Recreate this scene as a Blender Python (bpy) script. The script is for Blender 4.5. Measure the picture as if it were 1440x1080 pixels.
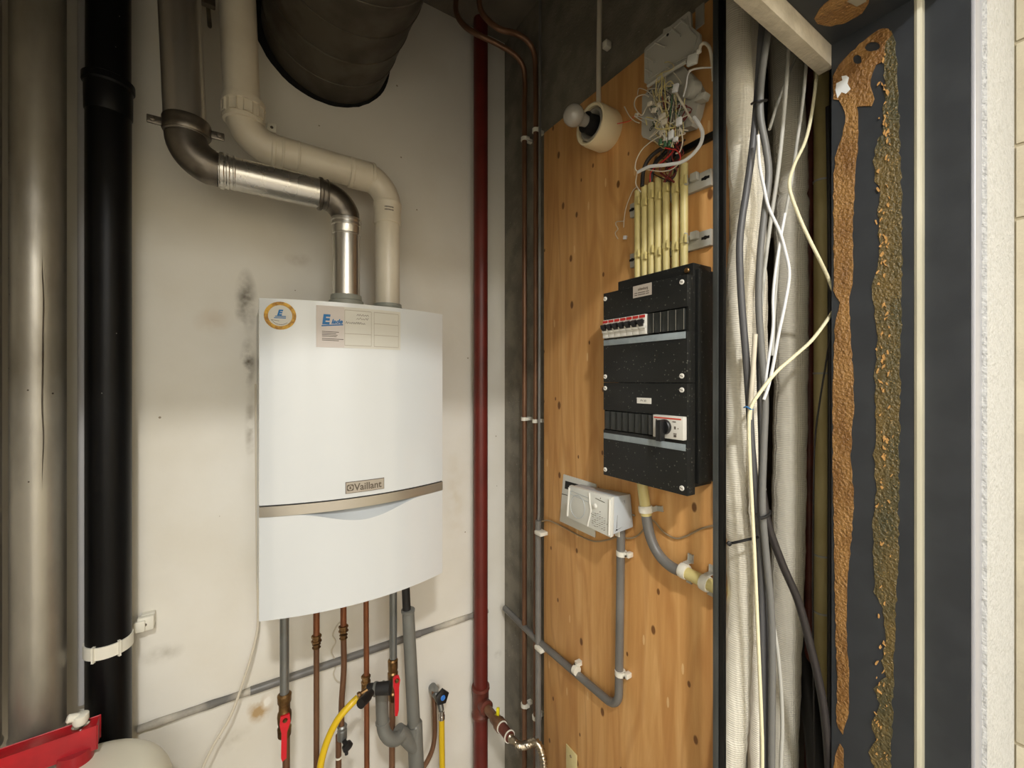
import bpy, bmesh, math, random
from mathutils import Vector, Matrix
from mathutils.geometry import tessellate_polygon
random.seed(7)
for o in list(bpy.data.objects): bpy.data.objects.remove(o)
C = bpy.context.scene.collection
sc = bpy.context.scene

# ------------------------------------------------------------------ camera, light, exposure
H = 1.55                                    # eye height
F = 595.0                                   # focal length in pixels of a 1440 px wide frame
YAW = math.radians(57.1)                    # angle between the view axis and the back wall
VX, VY = math.cos(YAW), math.sin(YAW)
RX, RY = VY, -VX
cam = bpy.data.cameras.new('camera'); camo = bpy.data.objects.new('camera', cam); C.objects.link(camo)
camo.location = (0, 0, H)
camo.rotation_euler = (math.pi/2, 0, YAW - math.pi/2)
cam.sensor_width = 36; cam.lens = 36*F/1440; cam.shift_y = -6/1440; cam.clip_start = 0.02
sc.camera = camo
w = bpy.data.worlds.new('world'); sc.world = w; w.use_nodes = True
w.node_tree.nodes['Background'].inputs[0].default_value = (1, .95, .85, 1)
w.node_tree.nodes['Background'].inputs[1].default_value = 0.05
def area(name, loc, size, power, col, sizey=None):
    l = bpy.data.lights.new(name, 'AREA'); l.energy = power; l.color = col
    if sizey: l.shape = 'RECTANGLE'; l.size = size; l.size_y = sizey
    else: l.shape = 'DISK'; l.size = size
    o = bpy.data.objects.new(name, l); o.location = loc; C.objects.link(o); return o
area('corridor_lamp_light', (-.21, -.84, H+1.235), .15, 38, (1, .985, .96))
area('added_fill_light', (-.2, -3.1, H+1.23), 1.3, 110, (1, .985, .96), 1.9)  # added unseen fill lamp, lifts the dim upper part of the cupboard
sc.view_settings.view_transform = 'Standard'; sc.view_settings.look = 'None'
sc.view_settings.gamma = 1; sc.view_settings.use_curve_mapping = False
sc.view_settings.exposure = 0.26
sc.cycles.use_denoising = True
sc.cycles.max_bounces = 10; sc.cycles.diffuse_bounces = 6; sc.cycles.glossy_bounces = 5
sc.cycles.caustics_reflective = False; sc.cycles.caustics_refractive = False

# ------------------------------------------------------------------ where a pixel lies on a plane of the room
def ray(px, py):
    s = (px-720)/F; t = (534-py)/F
    return Vector((VX+s*RX, VY+s*RY, t))
def atY(px, py, Y):
    r = ray(px, py); k = Y/r.y; return Vector((r.x*k, Y, H+r.z*k))
def atX(px, py, X):
    r = ray(px, py); k = X/r.x; return Vector((X, r.y*k, H+r.z*k))
def atD(px, py, d):
    r = ray(px, py); return Vector((r.x*d, r.y*d, H+r.z*d))

# ------------------------------------------------------------------ materials
def S(c):
    return tuple(((v/255)/12.92 if v/255 <= .04045 else ((v/255+.055)/1.055)**2.4) for v in c) + (1,)
MATS = {}
def mat(name, col, rough=.5, metal=0, col2=None, scale=8, stretch=(1,1,1), lo=.4, hi=.6, bump=0, bscale=80, spec=.5, coat=0, alpha=None, rough2=None, detail=6, speck=None, speck_scale=120, speck_t=.12, emit=None, trans=0, bstretch=None):
    m = bpy.data.materials.new(name); m.use_nodes = True
    nt = m.node_tree; N = nt.nodes; L = nt.links; b = N['Principled BSDF']
    b.inputs['Base Color'].default_value = S(col)
    b.inputs['Roughness'].default_value = rough; b.inputs['Metallic'].default_value = metal
    b.inputs['Specular IOR Level'].default_value = spec; b.inputs['Coat Weight'].default_value = coat
    b.inputs['Coat Roughness'].default_value = .04
    if trans: b.inputs['Transmission Weight'].default_value = trans
    tc = N.new('ShaderNodeTexCoord')
    def mp(st):
        q = N.new('ShaderNodeMapping'); L.new(tc.outputs['Object'], q.inputs[0]); q.inputs['Scale'].default_value = st; return q
    out = None
    if col2 is not None:
        q = mp(stretch); n = N.new('ShaderNodeTexNoise'); n.inputs['Scale'].default_value = scale; n.inputs['Detail'].default_value = detail
        L.new(q.outputs[0], n.inputs['Vector'])
        r = N.new('ShaderNodeMapRange'); r.inputs[1].default_value = lo; r.inputs[2].default_value = hi
        L.new(n.outputs[0], r.inputs[0])
        x = N.new('ShaderNodeMix'); x.data_type = 'RGBA'
        x.inputs[6].default_value = S(col); x.inputs[7].default_value = S(col2)
        L.new(r.outputs[0], x.inputs[0]); out = x.outputs[2]
        if rough2 is not None:
            rr = N.new('ShaderNodeMapRange'); rr.inputs[3].default_value = rough; rr.inputs[4].default_value = rough2
            L.new(r.outputs[0], rr.inputs[0]); L.new(rr.outputs[0], b.inputs['Roughness'])
    if speck:
        v = N.new('ShaderNodeTexVoronoi'); v.inputs['Scale'].default_value = speck_scale; L.new(tc.outputs['Object'], v.inputs['Vector'])
        a = N.new('ShaderNodeMath'); a.operation = 'LESS_THAN'; a.inputs[1].default_value = speck_t; L.new(v.outputs['Distance'], a.inputs[0])
        sp = N.new('ShaderNodeSeparateColor'); L.new(v.outputs['Color'], sp.inputs[0])
        g = N.new('ShaderNodeMath'); g.operation = 'GREATER_THAN'; g.inputs[1].default_value = .72; L.new(sp.outputs[0], g.inputs[0])
        mm = N.new('ShaderNodeMath'); mm.operation = 'MULTIPLY'; L.new(a.outputs[0], mm.inputs[0]); L.new(g.outputs[0], mm.inputs[1])
        x = N.new('ShaderNodeMix'); x.data_type = 'RGBA'
        if out: L.new(out, x.inputs[6])
        else: x.inputs[6].default_value = S(col)
        x.inputs[7].default_value = S(speck); L.new(mm.outputs[0], x.inputs[0]); out = x.outputs[2]
    if out: L.new(out, b.inputs['Base Color'])
    if bump:
        q = mp(bstretch or (1,1,1)); n = N.new('ShaderNodeTexNoise'); n.inputs['Scale'].default_value = bscale; n.inputs['Detail'].default_value = 4
        L.new(q.outputs[0], n.inputs['Vector'])
        bp = N.new('ShaderNodeBump'); bp.inputs['Strength'].default_value = bump; bp.inputs['Distance'].default_value = .004
        L.new(n.outputs[0], bp.inputs['Height']); L.new(bp.outputs[0], b.inputs['Normal'])
    if emit:
        b.inputs['Emission Color'].default_value = S(col); b.inputs['Emission Strength'].default_value = emit
    MATS[name] = m; return m
M_wall = mat('white_plaster_paint', (226,223,214), .75, col2=(217,212,199), scale=3, lo=.42, hi=.68, bump=.25, bscale=14, speck=(150,138,118), speck_scale=16, speck_t=.045)
M_grey = mat('bare_grey_concrete', (132,127,114), .85, col2=(112,107,96), scale=14, bump=.5, bscale=160, speck=(165,158,145), speck_scale=60, speck_t=.1)
M_ceil = mat('ceiling_concrete', (120,112,100), .85, col2=(98,92,82), scale=5, bump=.3, bscale=60)
M_corr = mat('corridor_white_paint', (232,228,218), .7)
M_floor = mat('corridor_floor_vinyl', (158,153,144), .5, col2=(146,141,133), scale=6)
M_spray = mat('white_spray_plaster', (200,201,200), .8, col2=(187,188,186), scale=90, lo=.45, hi=.7, bump=1.0, bscale=150)
M_block = mat('painted_wall_block', (204,196,174), .7, col2=(196,187,166), scale=12, bump=.3, bscale=90)
M_mortar = mat('block_joint_mortar', (170,160,136), .85)
M_boiler = mat('white_boiler_enamel', (206,210,212), .18, spec=.5, coat=.6)
M_boiler_side = mat('white_boiler_side_enamel', (200,202,200), .3)
M_recess = mat('pale_grey_handle_recess', (176,182,186), .35)
M_band = mat('brushed_champagne_metal', (190,185,176), .32, .85)
M_badge = mat('badge_silver', (172,164,152), .4, .3)
M_darkline = mat('dark_gap_rubber', (30,30,30), .7)
M_badgetext = mat('badge_brown_lettering', (88,78,66), .5)
M_steel = mat('stainless_flue_steel', (214,212,206), .27, .92, col2=(196,192,186), scale=6, stretch=(1,1,.25), rough2=.31)
M_steel2 = mat('dull_dark_steel', (128,122,114), .38, .9, col2=(100,94,86), scale=16)
M_silver = mat('weathered_silver_duct', (176,172,162), .36, .75, col2=(132,127,116), scale=9, stretch=(1,1,.35), lo=.38, hi=.66, rough2=.5, speck=(70,60,50), speck_scale=34, speck_t=.06)
M_pvc = mat('cream_white_pvc', (222,214,196), .35, col2=(210,201,182), scale=6)
M_greyfit = mat('grey_adapter_plastic', (150,152,142), .5)
M_zinc = mat('galvanised_spiral_duct', (98,92,82), .5, .6, col2=(80,74,65), scale=9, rough2=.62)
M_foam = mat('black_foam_gap', (12,11,10), .95, bump=1, bscale=80)
M_black = mat('glossy_black_pipe', (6,6,7), .4, col2=(10,10,11), scale=8, speck=(150,150,145), speck_scale=42, speck_t=.045, spec=.2)
M_clampw = mat('white_clamp_plastic', (222,219,206), .5)
M_pinkish = mat('pale_grey_conduit_paint', (186,184,182), .5)
M_vessel = mat('vessel_cream_enamel', (214,210,192), .38, bump=.05, bscale=12)
M_red = mat('red_painted_bracket', (176,24,34), .32, col2=(150,18,28), scale=12)
M_redpipe = mat('red_brown_painted_pipe', (104,34,26), .45, col2=(92,30,22), scale=10)
M_redtee = mat('red_brown_cast_fitting', (104,50,38), .5, col2=(84,40,30), scale=30, bump=.3, bscale=90)
M_copper = mat('aged_copper', (160,98,64), .38, .6, col2=(122,78,52), scale=14, stretch=(1,1,.3), rough2=.5)
M_copperd = mat('dark_brown_copper', (126,92,68), .42, .4, col2=(102,72,52), scale=14, stretch=(1,1,.3))
M_brass = mat('dull_brass', (150,118,76), .36, .9, col2=(98,72,44), scale=34, rough2=.5)
M_zpipe = mat('galvanised_grey_pipe', (150,152,150), .4, .7, col2=(124,126,124), scale=20, stretch=(1,1,.2))
M_gpvc = mat('grey_drain_pvc', (112,113,108), .42, col2=(102,102,97), scale=9)
M_cond = mat('grey_conduit_pvc', (116,114,110), .4, col2=(104,102,98), scale=9)
M_duskcond = mat('paint_smeared_grey_conduit', (200,193,178), .7, col2=(104,102,98), scale=7, stretch=(1,1,1), lo=.40, hi=.6, bump=.6, bscale=60)
M_blk = mat('black_plastic', (22,22,23), .4)
M_blkr = mat('black_rubber', (26,25,25), .6)
M_redl = mat('red_lever_vinyl', (196,22,36), .28)
M_yel = mat('yellow_hose_rubber', (214,180,30), .35)
M_yelh = mat('yellow_valve_handle', (228,214,30), .4)
M_blue = mat('blue_tap_cap', (50,120,210), .35)
M_chrome = mat('chrome', (210,206,198), .15, 1)
M_corrug = mat('corrugated_stainless', (184,174,156), .28, 1)
M_ycond = mat('cream_yellow_conduit', (212,198,136), .4, col2=(200,185,122), scale=12)
M_olive = mat('yellowed_riser_conduit', (214,200,148), .5, col2=(182,166,112), scale=10, stretch=(1,1,.4))
M_railp = mat('grey_mounting_plastic', (176,174,164), .5)
M_fuse = mat('black_fuse_box_plastic', (26,27,26), .42, bump=.12, bscale=500, speck=(84,84,78), speck_scale=150, speck_t=.24, spec=.4)
M_fuse2 = mat('black_blanking_plastic', (40,42,40), .3)
M_strip = mat('grey_label_strip', (146,156,160), .4, col2=(136,146,150), scale=50)
M_brk = mat('white_breaker_plastic', (210,208,200), .4)
M_redp = mat('red_print', (190,44,40), .5)
M_orng = mat('orange_red_print', (206,70,50), .5)
M_label = mat('silver_label', (176,166,154), .45)
M_white = mat('white_print_paper', (222,220,212), .6)
M_ink = mat('grey_ink', (92,84,76), .7)
M_inkl = mat('pencil_line', (168,160,146), .8)
M_bink = mat('blue_ink', (30,108,168), .6)
M_pink = mat('sticker_pink_paper', (196,188,182), .55)
M_clear = mat('sticker_cream_paper', (200,198,188), .5)
M_gold = mat('gold_sticker_ring', (206,160,50), .45, col2=(150,104,24), scale=90)
M_box = mat('white_housing_plastic', (218,219,212), .42)
M_boxg = mat('light_grey_housing_plastic', (182,188,192), .42)
M_lampb = mat('cream_porcelain', (226,212,176), .35)
M_lampi = mat('grey_metal_insert', (160,156,144), .45, .3)
M_bulb = mat('frosted_bulb_glass', (158,154,146), .16, spec=.6, coat=.5)
M_ins = mat('white_woven_insulation_jacket', (232,228,214), .85, col2=(216,210,194), scale=5, stretch=(1,1,.5), bump=.0)
M_cab = mat('dark_grey_cable_sheath', (82,82,84), .45)
M_cab2 = mat('mid_grey_cable_sheath', (108,108,106), .45)
M_cabb = mat('black_cable_sheath', (44,40,40), .45)
M_cabw = mat('white_cord', (222,224,226), .55)
M_cabl = mat('light_grey_cable_sheath', (182,182,176), .5)
M_cabc = mat('cream_cable_sheath', (230,224,190), .45, bump=.4, bscale=300)
M_cabw2 = mat('old_white_wire', (206,198,180), .5)
M_frame = mat('anthracite_frame_paint', (54,57,61), .42, col2=(49,52,56), scale=18, spec=.4)
M_seal = mat('cream_weather_seal', (196,192,172), .45, col2=(180,176,156), scale=20, stretch=(1,1,.2))
M_edge = mat('pale_aluminium_edge', (186,188,196), .32, .3)
M_rust = mat('orange_brown_glue_residue', (158,118,66), .36, col2=(124,86,42), scale=34, lo=.38, hi=.64, bump=1.3, bscale=190, stretch=(1,1,.4), speck=(226,190,140), speck_scale=140, speck_t=.13)
M_rust2 = mat('olive_brown_glue_residue', (108,90,50), .38, col2=(76,72,48), scale=22, lo=.35, hi=.65, bump=1.2, bscale=190, speck=(150,122,72), speck_scale=230, speck_t=.2, stretch=(1,1,.5))
M_flake = mat('pale_orange_residue_flakes', (196,150,90), .4, bump=.6, bscale=200)
M_chip = mat('white_paint_chip', (226,230,232), .6)
M_post = mat('scuffed_black_steel', (20,21,21), .3, .2, col2=(15,15,15), scale=20, speck=(120,120,112), speck_scale=90, speck_t=.06)
M_postg = mat('grey_steel_edge', (104,108,108), .3, .6, col2=(82,86,86), scale=25, stretch=(1,1,.2))
M_green = mat('green_wire_sheath', (60,96,66), .5)
M_maroon = mat('maroon_wire_sheath', (110,34,30), .5)
M_board = mat('white_board_edge', (206,196,176), .8, col2=(190,180,160), scale=30, bump=.4, bscale=120)
M_bwire = mat('brown_wire_sheath', (150,132,104), .5)
M_dark = mat('dark_niche_concrete', (84,76,66), .9, bump=.3, bscale=60)
M_stain = mat('flaked_plaster_patch', (200,180,140), .85, col2=(214,200,170), scale=40, bump=.8, bscale=90)
M_smudge = mat('grey_wall_smudge', (150,142,124), .85)
M_lamp = mat('lamp_diffuser', (255,238,210), .5, emit=3)

# woven relief for the insulation jackets
def weave(m, sz, sr):
    nt = m.node_tree; N = nt.nodes; L = nt.links; b = N['Principled BSDF']
    tc = N.new('ShaderNodeTexCoord')
    wv = N.new('ShaderNodeTexWave'); wv.bands_direction = 'Z'; wv.inputs['Scale'].default_value = sz; wv.inputs['Distortion'].default_value = .6; wv.inputs['Detail Scale'].default_value = 3
    L.new(tc.outputs['Object'], wv.inputs[0])
    w2 = N.new('ShaderNodeTexWave'); w2.bands_direction = 'X'; w2.inputs['Scale'].default_value = sr
    L.new(tc.outputs['Object'], w2.inputs[0])
    n = N.new('ShaderNodeTexNoise'); n.inputs['Scale'].default_value = 16; L.new(tc.outputs['Object'], n.inputs['Vector'])
    a = N.new('ShaderNodeMath'); a.operation = 'ADD'; L.new(wv.outputs[1], a.inputs[0]); L.new(w2.outputs[1], a.inputs[1])
    c = N.new('ShaderNodeMath'); c.operation = 'MULTIPLY_ADD'; L.new(n.outputs[0], c.inputs[0]); c.inputs[1].default_value = 5; L.new(a.outputs[0], c.inputs[2])
    bp = N.new('ShaderNodeBump'); bp.inputs['Strength'].default_value = .5; bp.inputs['Distance'].default_value = .0014
    L.new(c.outputs[0], bp.inputs['Height']); L.new(bp.outputs[0], b.inputs['Normal'])
weave(M_ins, 75, 75)

# plywood: vertical grain, small knots
def plywood():
    m = bpy.data.materials.new('varnished_spruce_plywood'); m.use_nodes = True
    nt = m.node_tree; N = nt.nodes; L = nt.links; b = N['Principled BSDF']; b.inputs['Roughness'].default_value = .5
    tc = N.new('ShaderNodeTexCoord')
    q = N.new('ShaderNodeMapping'); q.inputs['Scale'].default_value = (1, 9, .7); L.new(tc.outputs['Object'], q.inputs[0])
    n = N.new('ShaderNodeTexNoise'); n.inputs['Scale'].default_value = 3.5; n.inputs['Detail'].default_value = 7; n.inputs['Roughness'].default_value = .6; n.inputs['Distortion'].default_value = .5
    L.new(q.outputs[0], n.inputs['Vector'])
    r = N.new('ShaderNodeValToRGB'); L.new(n.outputs[0], r.inputs[0])
    r.color_ramp.elements[0].position = .3; r.color_ramp.elements[0].color = S((196,142,82))
    r.color_ramp.elements[1].position = .7; r.color_ramp.elements[1].color = S((224,178,118))
    e = r.color_ramp.elements.new(.5); e.color = S((211,160,98))
    # contour grain lines
    q2 = N.new('ShaderNodeMapping'); q2.inputs['Scale'].default_value = (1, 2.2, .28); L.new(tc.outputs['Object'], q2.inputs[0])
    n2 = N.new('ShaderNodeTexNoise'); n2.inputs['Scale'].default_value = 3; n2.inputs['Detail'].default_value = 1.5; L.new(q2.outputs[0], n2.inputs['Vector'])
    mu = N.new('ShaderNodeMath'); mu.operation = 'MULTIPLY'; mu.inputs[1].default_value = 60; L.new(n2.outputs[0], mu.inputs[0])
    si = N.new('ShaderNodeMath'); si.operation = 'SINE'; L.new(mu.outputs[0], si.inputs[0])
    mr = N.new('ShaderNodeMapRange'); mr.inputs[1].default_value = .55; mr.inputs[2].default_value = 1; mr.inputs[4].default_value = .28; L.new(si.outputs[0], mr.inputs[0])
    x = N.new('ShaderNodeMix'); x.data_type = 'RGBA'; x.inputs[7].default_value = S((168,108,50)); L.new(r.outputs[0], x.inputs[6]); L.new(mr.outputs[0], x.inputs[0])
    # knots
    q3 = N.new('ShaderNodeMapping'); q3.inputs['Scale'].default_value = (0, 11, 6.2); L.new(tc.outputs['Object'], q3.inputs[0])
    def yz(src):
        a = N.new('ShaderNodeSeparateXYZ'); c = N.new('ShaderNodeCombineXYZ'); L.new(src, a.inputs[0]); L.new(a.outputs[1], c.inputs[0]); L.new(a.outputs[2], c.inputs[1]); return c.outputs[0]
    v = N.new('ShaderNodeTexVoronoi'); v.voronoi_dimensions = '2D'; v.inputs['Scale'].default_value = 1; L.new(yz(q3.outputs[0]), v.inputs['Vector'])
    sp = N.new('ShaderNodeSeparateColor'); L.new(v.outputs['Color'], sp.inputs[0])
    th = N.new('ShaderNodeMath'); th.operation = 'MULTIPLY_ADD'; th.inputs[1].default_value = .05; th.inputs[2].default_value = .03; L.new(sp.outputs[1], th.inputs[0])
    dv = N.new('ShaderNodeMath'); dv.operation = 'DIVIDE'; L.new(v.outputs['Distance'], dv.inputs[0]); L.new(th.outputs[0], dv.inputs[1])
    k = N.new('ShaderNodeMapRange'); k.inputs[1].default_value = 1.15; k.inputs[2].default_value = .75; k.inputs[3].default_value = 0; k.inputs[4].default_value = .9; L.new(dv.outputs[0], k.inputs[0])
    g = N.new('ShaderNodeMath'); g.operation = 'GREATER_THAN'; g.inputs[1].default_value = .25; L.new(sp.outputs[0], g.inputs[0])
    km = N.new('ShaderNodeMath'); km.operation = 'MULTIPLY'; L.new(k.outputs[0], km.inputs[0]); L.new(g.outputs[0], km.inputs[1])
    y = N.new('ShaderNodeMix'); y.data_type = 'RGBA'; y.inputs[7].default_value = S((104,62,24)); L.new(x.outputs[2], y.inputs[6]); L.new(km.outputs[0], y.inputs[0])
    # pale scratches
    q4 = N.new('ShaderNodeMapping'); q4.inputs['Scale'].default_value = (0, 16, 4); L.new(tc.outputs['Object'], q4.inputs[0])
    v4 = N.new('ShaderNodeTexVoronoi'); v4.voronoi_dimensions = '2D'; v4.inputs['Scale'].default_value = 1; L.new(yz(q4.outputs[0]), v4.inputs['Vector'])
    s4 = N.new('ShaderNodeSeparateColor'); L.new(v4.outputs['Color'], s4.inputs[0])
    l4 = N.new('ShaderNodeMath'); l4.operation = 'LESS_THAN'; l4.inputs[1].default_value = .05; L.new(v4.outputs['Distance'], l4.inputs[0])
    g4 = N.new('ShaderNodeMath'); g4.operation = 'GREATER_THAN'; g4.inputs[1].default_value = .7; L.new(s4.outputs[2], g4.inputs[0])
    m4 = N.new('ShaderNodeMath'); m4.operation = 'MULTIPLY'; L.new(l4.outputs[0], m4.inputs[0]); L.new(g4.outputs[0], m4.inputs[1])
    m5 = N.new('ShaderNodeMath'); m5.operation = 'MULTIPLY'; m5.inputs[1].default_value = .6; L.new(m4.outputs[0], m5.inputs[0])
    z = N.new('ShaderNodeMix'); z.data_type = 'RGBA'; z.inputs[7].default_value = S((236,204,150)); L.new(y.outputs[2], z.inputs[6]); L.new(m5.outputs[0], z.inputs[0])
    L.new(z.outputs[2], b.inputs['Base Color'])
    bp = N.new('ShaderNodeBump'); bp.inputs['Strength'].default_value = .15; bp.inputs['Distance'].default_value = .002; L.new(n.outputs[0], bp.inputs['Height']); L.new(bp.outputs[0], b.inputs['Normal'])
    return m
M_ply = plywood()
M_plyedge = mat('plywood_cut_edge', (150,108,62), .7, col2=(110,76,42), scale=60)

def blotches(m, lst):
    nt=m.node_tree; N=nt.nodes; L=nt.links; b=N['Principled BSDF']; src=b.inputs['Base Color'].links[0].from_socket
    tc=N.new('ShaderNodeTexCoord'); n=N.new('ShaderNodeTexNoise'); n.inputs['Scale'].default_value=22; n.inputs['Detail'].default_value=5; L.new(tc.outputs['Object'],n.inputs['Vector'])
    for (x,z,rx_,rz_,col,st) in lst:
        q=N.new('ShaderNodeMapping'); q.vector_type='POINT'; q.inputs['Location'].default_value=(-x/rx_,0,-z/rz_); q.inputs['Scale'].default_value=(1/rx_,0,1/rz_); L.new(tc.outputs['Object'],q.inputs[0])
        g=N.new('ShaderNodeTexGradient'); g.gradient_type='SPHERICAL'; L.new(q.outputs[0],g.inputs[0])
        r=N.new('ShaderNodeMapRange'); r.inputs[1].default_value=.38; r.inputs[2].default_value=.62; L.new(n.outputs[0],r.inputs[0])
        a=N.new('ShaderNodeMath'); a.operation='MULTIPLY'; L.new(g.outputs[1],a.inputs[0]); L.new(r.outputs[0],a.inputs[1])
        c=N.new('ShaderNodeMath'); c.operation='MULTIPLY'; c.use_clamp=True; c.inputs[1].default_value=st; L.new(a.outputs[0],c.inputs[0])
        x_=N.new('ShaderNodeMix'); x_.data_type='RGBA'; x_.inputs[7].default_value=S(col); L.new(src,x_.inputs[6]); L.new(c.outputs[0],x_.inputs[0]); src=x_.outputs[2]
    L.new(src,b.inputs['Base Color'])
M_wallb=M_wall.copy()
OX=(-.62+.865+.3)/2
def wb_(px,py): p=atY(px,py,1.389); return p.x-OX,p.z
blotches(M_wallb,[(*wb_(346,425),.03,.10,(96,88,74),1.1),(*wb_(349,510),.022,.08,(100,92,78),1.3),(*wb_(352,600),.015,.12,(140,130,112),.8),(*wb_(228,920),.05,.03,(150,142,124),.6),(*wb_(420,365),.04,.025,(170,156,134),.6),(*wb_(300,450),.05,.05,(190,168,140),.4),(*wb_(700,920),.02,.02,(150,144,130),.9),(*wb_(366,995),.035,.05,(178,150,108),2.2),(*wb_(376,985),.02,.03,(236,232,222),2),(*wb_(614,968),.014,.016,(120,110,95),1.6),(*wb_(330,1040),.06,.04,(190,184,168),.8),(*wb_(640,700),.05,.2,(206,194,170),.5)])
# ------------------------------------------------------------------ building helpers (everything in world coordinates)
def nb(): return bmesh.new()
def box(bm, a, b, bev=0):
    a = Vector(a); b = Vector(b)
    lo = Vector((min(a.x,b.x),min(a.y,b.y),min(a.z,b.z))); hi = Vector((max(a.x,b.x),max(a.y,b.y),max(a.z,b.z)))
    r = bmesh.ops.create_cube(bm, size=1); vs = r['verts']
    for v in vs:
        v.co = Vector((lo.x+(v.co.x+.5)*(hi.x-lo.x), lo.y+(v.co.y+.5)*(hi.y-lo.y), lo.z+(v.co.z+.5)*(hi.z-lo.z)))
    if bev:
        es = list({e for v in vs for e in v.link_edges})
        bmesh.ops.bevel(bm, geom=es, offset=bev, segments=2, affect='EDGES', profile=.5)
    return bm
def obox(bm, c, ex, ey, ez, bev=0):
    """oriented box: centre and three half-extent vectors"""
    c = Vector(c); ex=Vector(ex); ey=Vector(ey); ez=Vector(ez)
    r = bmesh.ops.create_cube(bm, size=2); vs = r['verts']
    for v in vs:
        p = v.co.copy(); v.co = c + ex*p.x + ey*p.y + ez*p.z
    if bev:
        es = list({e for v in vs for e in v.link_edges})
        bmesh.ops.bevel(bm, geom=es, offset=bev, segments=2, affect='EDGES', profile=.5)
    return bm
def smooth(pts, n=6):
    P = [Vector(p) for p in pts]
    if len(P) < 3: return P
    out = []
    for i in range(len(P)-1):
        p0 = P[i-1] if i else P[0]*2-P[1]; p1=P[i]; p2=P[i+1]; p3 = P[i+2] if i+2 < len(P) else P[-1]*2-P[-2]
        for k in range(n):
            t=k/n
            out.append(.5*((2*p1)+(-p0+p2)*t+(2*p0-5*p1+4*p2-p3)*t*t+(-p0+3*p1-3*p2+p3)*t**3))
    out.append(P[-1]); return out
def fillet(pts, r, n=8):
    P = [Vector(p) for p in pts]; out=[P[0]]
    for i in range(1,len(P)-1):
        a=(P[i-1]-P[i]); b=(P[i+1]-P[i]); la=a.length; lb=b.length; a.normalize(); b.normalize()
        ang=a.angle(b); t=min(r/math.tan(ang/2), la*.49, lb*.49); rr=t*math.tan(ang/2)
        c=P[i]+(a+b).normalized()*(rr/math.sin(ang/2))
        s=P[i]+a*t-c; e=P[i]+b*t-c; tot=s.angle(e); ax=s.cross(e).normalized()
        for k in range(n+1):
            out.append(c+Matrix.Rotation(tot*k/n,3,ax)@s)
    out.append(P[-1]); return out
def tube(bm, pts, r, seg=12, cap=True):
    P=[Vector(p) for p in pts]; n=len(P)
    R = r if isinstance(r,(list,tuple)) else [r]*n
    T=[]
    for i in range(n):
        d=(P[min(i+1,n-1)]-P[max(i-1,0)])
        T.append(d.normalized() if d.length>1e-9 else Vector((0,0,1)))
    u=T[0].orthogonal().normalized(); rings=[]
    for i in range(n):
        u=(u-T[i]*u.dot(T[i])).normalized(); v=T[i].cross(u)
        rings.append([bm.verts.new(P[i]+(u*math.cos(a)+v*math.sin(a))*R[i]) for a in [2*math.pi*k/seg for k in range(seg)]])
    for i in range(n-1):
        for k in range(seg):
            f=bm.faces.new((rings[i][k],rings[i][(k+1)%seg],rings[i+1][(k+1)%seg],rings[i+1][k])); f.smooth=True
    if cap:
        bm.faces.new(rings[0][::-1]); bm.faces.new(rings[-1])
    return bm
def lathe(bm, org, axis, prof, seg=20):
    """prof: list of (distance along axis, radius)"""
    org=Vector(org); axis=Vector(axis).normalized(); u=axis.orthogonal().normalized(); v=axis.cross(u); rings=[]
    for h_,r_ in prof:
        r_=max(r_,1e-5)
        rings.append([bm.verts.new(org+axis*h_+(u*math.cos(a)+v*math.sin(a))*r_) for a in [2*math.pi*k/seg for k in range(seg)]])
    for i in range(len(prof)-1):
        for k in range(seg):
            f=bm.faces.new((rings[i][k],rings[i][(k+1)%seg],rings[i+1][(k+1)%seg],rings[i+1][k]))
            f.smooth = True
    bm.faces.new(rings[0][::-1]); bm.faces.new(rings[-1]); return bm
def prism(bm, pts, ext):
    """closed outline (3d, planar) given thickness along ext"""
    P=[Vector(p) for p in pts]; ext=Vector(ext)
    tris=tessellate_polygon([P])
    a=[bm.verts.new(p) for p in P]; b=[bm.verts.new(p+ext) for p in P]
    for t in tris:
        try: bm.faces.new([a[i] for i in t]); bm.faces.new([b[i] for i in reversed(t)])
        except ValueError: pass
    n=len(P)
    for i in range(n): bm.faces.new((a[i],a[(i+1)%n],b[(i+1)%n],b[i]))
    return bm
def wpos(o):
    p=Vector((0,0,0))
    while o: p+=o.location; o=o.parent
    return p
def obj(name, bm, m, parent=None, sharp=35, label=None):
    bmesh.ops.recalc_face_normals(bm, faces=bm.faces)
    me=bpy.data.meshes.new(name)
    if parent is None:
        xs=[v.co for v in bm.verts]; o_=Vector(((min(v.x for v in xs)+max(v.x for v in xs))/2,(min(v.y for v in xs)+max(v.y for v in xs))/2,min(v.z for v in xs)))
    else: o_=wpos(parent)
    bmesh.ops.translate(bm, verts=bm.verts, vec=-o_)
    bm.to_mesh(me); bm.free()
    me.materials.append(m)
    me.set_sharp_from_angle(angle=math.radians(sharp))
    ob=bpy.data.objects.new(name, me); C.objects.link(ob)
    if parent is None: ob.location=o_
    else: ob.parent=parent
    if label: ob['label']=label
    return ob
def thing(name, loc, label, cat, group=None):
    o=bpy.data.objects.new(name,None); o.location=loc; o.empty_display_size=.05; C.objects.link(o)
    o['label']=label; o['category']=cat
    if group: o['group']=group
    return o
def tag(o,label,cat,group=None,kind=None):
    o['label']=label; o['category']=cat
    if group: o['group']=group
    if kind: o['kind']=kind
    return o
def struct(name,bm,m,parent=None,sharp=35):
    o=obj(name,bm,m,parent,sharp)
    if parent is None: o['kind']='structure'
    return o
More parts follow.
